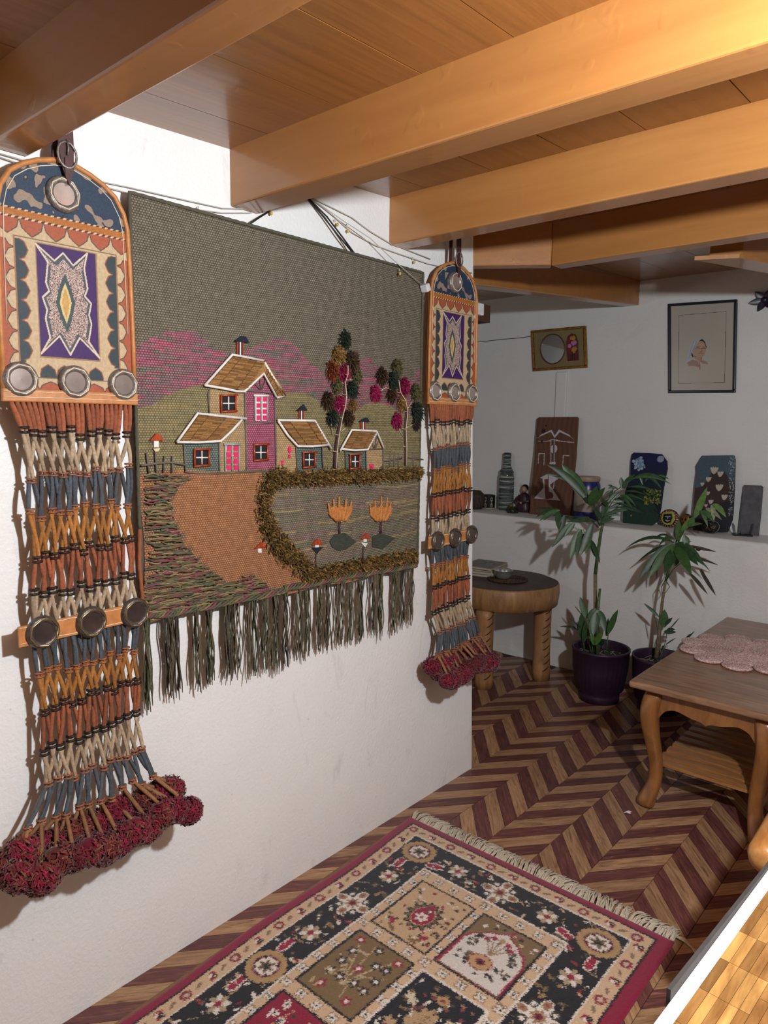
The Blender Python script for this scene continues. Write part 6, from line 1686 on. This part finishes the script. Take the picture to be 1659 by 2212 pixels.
def p3_(cv):
    for k in range(34):
        a = 2 * math.pi * k / 34; q = .86 + .04 * math.sin(3 * a); cv.ell(q * math.cos(a) * .92, q * math.sin(a) * .9, .045, None, (206, 202, 194))
    for _ in range(60): cv.ell(cv.rng.normal(.1, .28), cv.rng.normal(-.05, .25), .03, None, [(120, 84, 66), (150, 130, 110), (92, 60, 50)][cv.rng.integers(3)])
stone('painted_stone', 'black painted stone with smiling mask and red white dashes', (1447, 1110), .056, .052, .034, 4.085, p1_)
stone('painted_stone', 'small painted stone with orange and red picture beside the smiling one', (1484, 1113), .034, .042, .028, 4.11, p2_)
stone('painted_stone', 'dark stone edged with white dots before the flower slate', (1536, 1130), .048, .038, .028, 4.015, p3_)
# flower slate
def paint_tulip(cv, f):
    g = lambda pts: [f(*Q3b(a, b)) for a, b in pts]; s = abs(f(*Q3b(100, 0))[0] - f(*Q3b(0, 0))[0]) / 100
    cv.c[:] = lin((62, 48, 46)); cv.poly(g([(900, 150), (1350, 150), (1350, 420), (1290, 470), (1230, 360), (1100, 370), (1040, 460), (1000, 510), (900, 530)]), (74, 94, 104), .12)
    cv.poly(g([(900, 760), (1320, 640), (1320, 980), (900, 980)]), (36, 36, 44), .25)
    for _ in range(150):
        a, b = cv.rng.uniform(1270, 1330), cv.rng.uniform(200, 800); x_, y_ = f(*Q3b(a, b)); cv.ell(x_, y_, cv.rng.uniform(2, 6) * s, None, (150, 158, 164))
    for a, b, q in ((1125, 348, 34), (1185, 385, 26), (1067, 437, 24), (1005, 486, 17), (1175, 520, 32), (1060, 576, 18), (1226, 616, 26), (1090, 662, 21), (970, 670, 14), (1175, 745, 16), (1040, 700, 14)):
        for k in (-1, -.4, .3, .9):
            x_, y_ = f(*Q3b(a + k * q * .62, b)); cv.ell(x_, y_, q * .95 * s, q * .3 * s, (190, 184, 168), math.pi / 2 - k * .45)
leaner('flower_slate', 'tall blue brown slate painted with white tulips leaning on wall', 'painting', [Q3b(*q) for q in [(910, 940), (918, 700), (930, 500), (945, 360), (940, 300), (975, 240), (1000, 200), (1320, 196), (1332, 240), (1325, 500), (1310, 780), (1302, 840), (1255, 960), (1180, 965)]], ((70, 60, 60), paint_tulip), SLATE, 4.06, 4.15, .014)
leaner('grey_tablet', 'plain dark grey stone tablet standing at the end of the ledge', 'tablet', [Q3b(*q) for q in [(1372, 960), (1395, 700), (1416, 490), (1425, 482), (1600, 488), (1610, 500), (1590, 760), (1566, 988)]], None, M('grey_stone', (84, 82, 88), .6, var=.25, nscale=25, bmp=.2, bscale=80), 4.085, 4.15, .014)
# clear card stand
c = at(1603, 1157); gs = empty('clear_card_stand', (c[0], c[1], LEDGE), 'small clear acrylic stand on black base before grey tablet', 'stand')
Mx = Matrix.Translation((c[0], c[1], LZ)) @ Matrix.Rotation(.5, 4, 'Z')
MB().box((-.045, -.028, 0), (.045, .028, .008), Mx).make('stand_base', M('black_base', (22, 22, 28), .3), gs)
ACR, _n3, _b3 = _nt('clear_acrylic'); _b3.inputs['Transmission Weight'].default_value = .9; _b3.inputs['Roughness'].default_value = .05; _b3.inputs['Base Color'].default_value = L4((190, 194, 196))
for s in (-1, 1): MB().prism([(-.026, 0), (.026, 0), (.026, .045), (.0, .06), (-.026, .045)], lambda u, v, d, s=s: tuple(Mx @ Vector((s * .036 + d * s + v * .2 * s, u, .008 + v))), 0, .003).make('acrylic_wing', ACR, gs, False, True)
MB().box((-.006, -.004, .008), (.008, .004, .03), Mx).make('acrylic_post', ACR, gs)

# ================================================================== pictures on the back wall
def framed(name, label, corners, fw, fd, fmat, lip=None):
    """corners TL,TR,BR,BL in pixels on the wall plane; returns root, mapping"""
    Y = YB - fd
    P = [ony(a, b, Y) for a, b in corners]
    def uv(u, v):
        t = P[3] * (1 - u) * (1 - v) + P[2] * u * (1 - v) + P[1] * u * v + P[0] * (1 - u) * v
        return t
    r = empty(name, ((P[0] + P[2]) / 2)[0:3], label, 'picture')
    w = np.linalg.norm(P[2] - P[3]); h = np.linalg.norm(P[0] - P[3]); a, b = fw / w, fw / h
    for (u0, v0, u1, v1) in ((0, 0, 1, b), (0, 1 - b, 1, 1), (0, b, a, 1 - b), (1 - a, b, 1, 1 - b)):
        q = [uv(u0, v0), uv(u1, v0), uv(u1, v1), uv(u0, v1)]
        o = MB().hexa([(p[0], YB - .001, p[2]) for p in q], [(p[0], Y, p[2]) for p in q]).make('frame_bar', fmat, r, fix=True); bevel(o, fw * .28, 3)
    return r, uv, a, b, w, h
BLKF = M('black_frame_lacquer', (20, 24, 36), .3, var=.1)
fr, uv, a, b, w, h = framed('framed_portrait', 'black framed sketch of a woman in white headscarf', [(1442, 656), (1592, 646), (1588, 848), (1443, 849)], .015, .022, BLKF)
pcv = Canvas(0, 0, w, h, .0016, (180, 174, 160)); pcv.c *= (.97 + .05 * np.sin(pcv.X * 9) * np.cos(pcv.Y * 7))[:, :, None]
Zp = zoomer(1430, 630, 1610, 1659.0)
_TL, _TR, _BR, _BL = [np.array(q, float) for q in [(1442, 656), (1592, 646), (1588, 848), (1443, 849)]]
def pu(a_, b_):
    X_, Y_ = Zp(a_, b_)
    u = v = .5
    for _ in range(12):
        top = _TL + (_TR - _TL) * u; bot = _BL + (_BR - _BL) * u
        v = (Y_ - bot[1]) / (top[1] - bot[1]); lf_ = _BL + (_TL - _BL) * v; rt_ = _BR + (_TR - _BR) * v; u = (X_ - lf_[0]) / (rt_[0] - lf_[0])
    return (u * w, v * h)
pg = lambda pts: [pu(*q) for q in pts]
pcv.line(pg([(335, 465), (1278, 385), (1245, 1805), (328, 1825)]), .0022, (92, 84, 76), True)
pcv.poly(pg([(640, 970), (740, 955), (790, 950), (700, 1080), (620, 1180), (580, 1260), (560, 1370), (470, 1460), (520, 1260), (560, 1090)]), (176, 178, 190))
for q in ([(640, 980), (590, 1120), (540, 1320)], [(700, 970), (640, 1120), (580, 1250)]): pcv.line(pg(q), .003, (140, 142, 158))
pcv.poly(pg([(810, 1300), (860, 1260), (900, 1290), (920, 1420), (850, 1360)]), (172, 178, 176))
pcv.poly(pg([(500, 1410), (600, 1345), (720, 1370), (760, 1480), (740, 1500), (640, 1470), (540, 1470)]), (162, 128, 116)); pcv.poly(pg([(770, 1380), (810, 1355), (900, 1385), (930, 1440), (800, 1420)]), (166, 128, 116))
pcv.poly(pg([(735, 985), (800, 960), (860, 1000), (885, 1080), (880, 1180), (850, 1260), (800, 1310), (720, 1300), (650, 1270), (615, 1190), (640, 1130)]), (174, 148, 122))
pcv.poly(pg([(740, 985), (780, 945), (815, 935), (860, 985), (895, 1080), (888, 1130), (868, 1040), (830, 985), (790, 972)]), (44, 36, 42)); pcv.poly(pg([(600, 1190), (635, 1270), (625, 1315), (590, 1260)]), (44, 36, 40))
pcv.line(pg([(640, 1270), (720, 1302), (800, 1312)]), .003, (110, 84, 68)); pcv.poly(pg([(640, 1280), (800, 1312), (790, 1350), (740, 1370), (650, 1320)]), (170, 142, 120))
for q, ww in (([(690, 1118), (720, 1100), (755, 1120)], .0028), ([(810, 1125), (845, 1112), (880, 1125)], .0028), ([(690, 1085), (750, 1085)], .002), ([(820, 1090), (880, 1092)], .002), ([(790, 1120), (805, 1180), (770, 1188)], .002)): pcv.line(pg(q), ww, (86, 64, 54))
pcv.line(pg([(735, 1218), (780, 1212), (828, 1222)]), .0032, (150, 96, 84)); pcv.line(pg([(750, 1370), (762, 1450), (760, 1545)]), .004, (176, 88, 78)); pcv.line(pg([(795, 1310), (780, 1385)]), .0045, (168, 84, 76))
def pplace(X, Y):
    u, v = X / w, Y / h; p3, p2, p1_v, p0_ = [uv(*q) for q in ((0, 0), (1, 0), (1, 1), (0, 1))]
    x_ = p3[0] * (1 - u) * (1 - v) + p2[0] * u * (1 - v) + p1_v[0] * u * v + p0_[0] * (1 - u) * v; z_ = p3[2] * (1 - u) * (1 - v) + p2[2] * u * (1 - v) + p1_v[2] * u * v + p0_[2] * (1 - u) * v
    return x_, np.full_like(x_, YB - .012), z_
grid_obj('portrait_sheet', pcv, pplace, M_attr('portrait_paper', .25, bmp=0, var=.03), fr)
# gilt frame with oval mirror and flower panel
GILT = M('gilt_moulding', (150, 108, 46), .3, metal=.6, var=.3, nscale=60)
fr2, uv2, a2, b2, w2, h2 = framed('mirror_frame', 'small gilt frame holding oval mirror and red flower panel', [(1146, 714), (1264, 703), (1267, 794), (1150, 802)], .016, .024, GILT)
q = [uv2(a2 * .8, b2 * .8), uv2(1 - a2 * .8, b2 * .8), uv2(1 - a2 * .8, 1 - b2 * .8), uv2(a2 * .8, 1 - b2 * .8)]
MB().hexa([(p[0], YB - .002, p[2]) for p in q], [(p[0], YB - .012, p[2]) for p in q]).make('mount_board', M('olive_mount', (128, 112, 76), .7, var=.1, nscale=60, stretch=(6, 1, 1)), fr2, fix=True)
oc = [uv2(.385 + .225 * math.cos(t), .51 + .36 * math.sin(t)) for t in [2 * math.pi * i / 40 for i in range(40)]]
MB().tube([(p[0], YB - .0135, p[2]) for p in oc] + [(oc[0][0], YB - .0135, oc[0][2])], .0042, 6, False).make('oval_rim', M('mirror_rim', (88, 58, 36), .4), fr2, True)
MB().add([(p[0], YB - .0130, p[2]) for p in oc], [tuple(range(40))]).make('oval_mirror', M('clean_mirror', (200, 204, 206), .03, metal=1.0, var=.02), fr2, fix=True)
ar = [(.66, .20), (.64, .62), (.68, .78), (.745, .84), (.81, .80), (.85, .64), (.845, .20)]
ap = [uv2(*t) for t in ar]
MB().add([(p[0], YB - .0132, p[2]) for p in ap], [tuple(range(len(ap)))]).make('red_panel', M('red_velvet', (112, 22, 38), .6), fr2, fix=True)
MB().tube([(p[0], YB - .0138, p[2]) for p in ap + ap[:1]], .0028, 5, False).make('panel_rim', M('panel_rim_dark', (70, 34, 26), .4), fr2, True)
for (u, v, r_, cn, cc) in [(.775, .73, .016, 'yellow_petal', (166, 124, 48)), (.745, .735, .012, 'yellow_petal', 0), (.80, .62, .013, 'pink_petal', (178, 120, 160)), (.755, .62, .011, 'pink_petal', 0), (.70, .55, .013, 'pink_petal', 0), (.77, .585, .010, 'pink_petal', 0), (.79, .47, .016, 'yellow_petal', 0), (.765, .45, .013, 'yellow_petal', 0), (.775, .39, .009, 'yellow_petal', 0)]:
    p = uv2(u, v); m_ = MATS.get(cn) or M(cn, cc, .7)
    MB().lathe([(.001, .0), (r_, .001), (r_ * .9, .004), (.001, .005)], (p[0], YB - .0135, p[2]), 14, Matrix.Rotation(math.pi / 2, 4, 'X'), lambda t, z: 1 + .2 * math.cos(5 * t)).make('pressed_flower', m_, fr2)
for u0, v0, u1, v1 in ((.76, .40, .75, .22), (.78, .38, .79, .22), (.74, .34, .71, .22)):
    p, q_ = uv2(u0, v0), uv2(u1, v1); MB().tube([(p[0], YB - .0145, p[2]), (q_[0], YB - .0145, q_[2])], .004, 5).make('pressed_stem', M('stem_green', (44, 52, 40), .7), fr2, True)
# dark pointed ornament at the picture's right
c = ony(1652, 648, YB - .02); orn = empty('wall_ornament', c, 'dark purple pointed flower ornament on wall beside the portrait', 'ornament')
ORN = M('dark_purple_enamel', (38, 26, 48), .35, var=.2)
for k in range(6):
    t = math.pi * 1.05 + k * math.pi / 3; L = .075
    leaf_blade(orn, (c[0], YB - .012, c[2]), (c[0] + L * math.cos(t), YB - .03, c[2] + L * .8 * math.sin(t)), .020, 0, ORN, name='petal')
MB().sphere((c[0], YB - .022, c[2]), (.018, .014, .018), 14, 9).make('centre_boss', ORN, orn, True)
MB().tube([(c[0], YB - .03, c[2]), (c[0], YB - .001, c[2])], .006, 6).make('mounting_pin', ORN, orn, True)
# ================================================================== fairy lights and cables on the tapestry wall
WIRE = M('pale_wire', (186, 182, 170), .5, var=.1); BULB = M('yellow_bulb', (206, 168, 58), .25, var=.1)
fl_ = empty('fairy_lights', (.01, 1.5, 2.0), 'thin pale fairy light wire with small yellow bulbs along the wall', 'string lights')
def wire(pts, x=.008, r=.0014, par=fl_, nm='wire', mat=WIRE): return MB().tube([onx(a_, b_, x) for a_, b_ in pts], r, 5).make(nm, mat, par, True)
wire([(0, 340), (60, 360), (140, 384), (220, 402), (280, 418), (350, 440), (420, 452), (480, 460), (540, 460), (600, 446)])
wire([(0, 332), (70, 352), (150, 376), (215, 392), (275, 404), (380, 428), (480, 450), (560, 452), (620, 440)])
MB().tube([onx(a_, b_, x_) for a_, b_, x_ in ((664, 424, .008), (700, 448, .012), (740, 476, .02), (800, 515, .036), (850, 562, .050), (915, 618, .050))], .0014, 5).make('wire', WIRE, fl_, True)
wire([(672, 428), (720, 466), (760, 502), (810, 530), (860, 548), (925, 570), (980, 582), (1020, 590)])
wire([(670, 426), (712, 446), (760, 470), (800, 500), (840, 524), (880, 540), (930, 560)])
for bx2, by2, dx, dy in ((428, 446, 0, 10), (578, 450, 8, 11), (722, 474, 7, 11), (748, 484, 4, 15), (890, 556, 5, 10), (862, 580, 2, 11)):
    xo = .050 if by2 > 575 else .010; p, q_ = onx(bx2, by2, xo), onx(bx2 + dx, by2 + dy, xo + .004)
    MB().tube([p, (p + q_) / 2], .0016, 5).make('bulb_stem', WIRE, fl_, True); MB().sphere(tuple(q_), (.0042, .0042, .0055), 10, 7).make('bulb', BULB, fl_, True)
p = onx(919, 622, .052); 
ad = MB().box((-.015, -.011, -.013), (.015, .011, .013), Matrix.Translation(tuple(p)) @ Matrix.Rotation(.5, 4, 'X')); o = ad.make('wire_plug', M('white_plastic', (214, 214, 216), .35, var=.03), fl_); bevel(o, .004)
o = MB().box((.0, 2.345, 1.87), (.020, 2.40, 1.915)).make('wall_switch', M('switch_white', (206, 206, 206), .35), None); bevel(o, .004); tag(o, 'small white junction box on the wall end by the hanging', 'box')
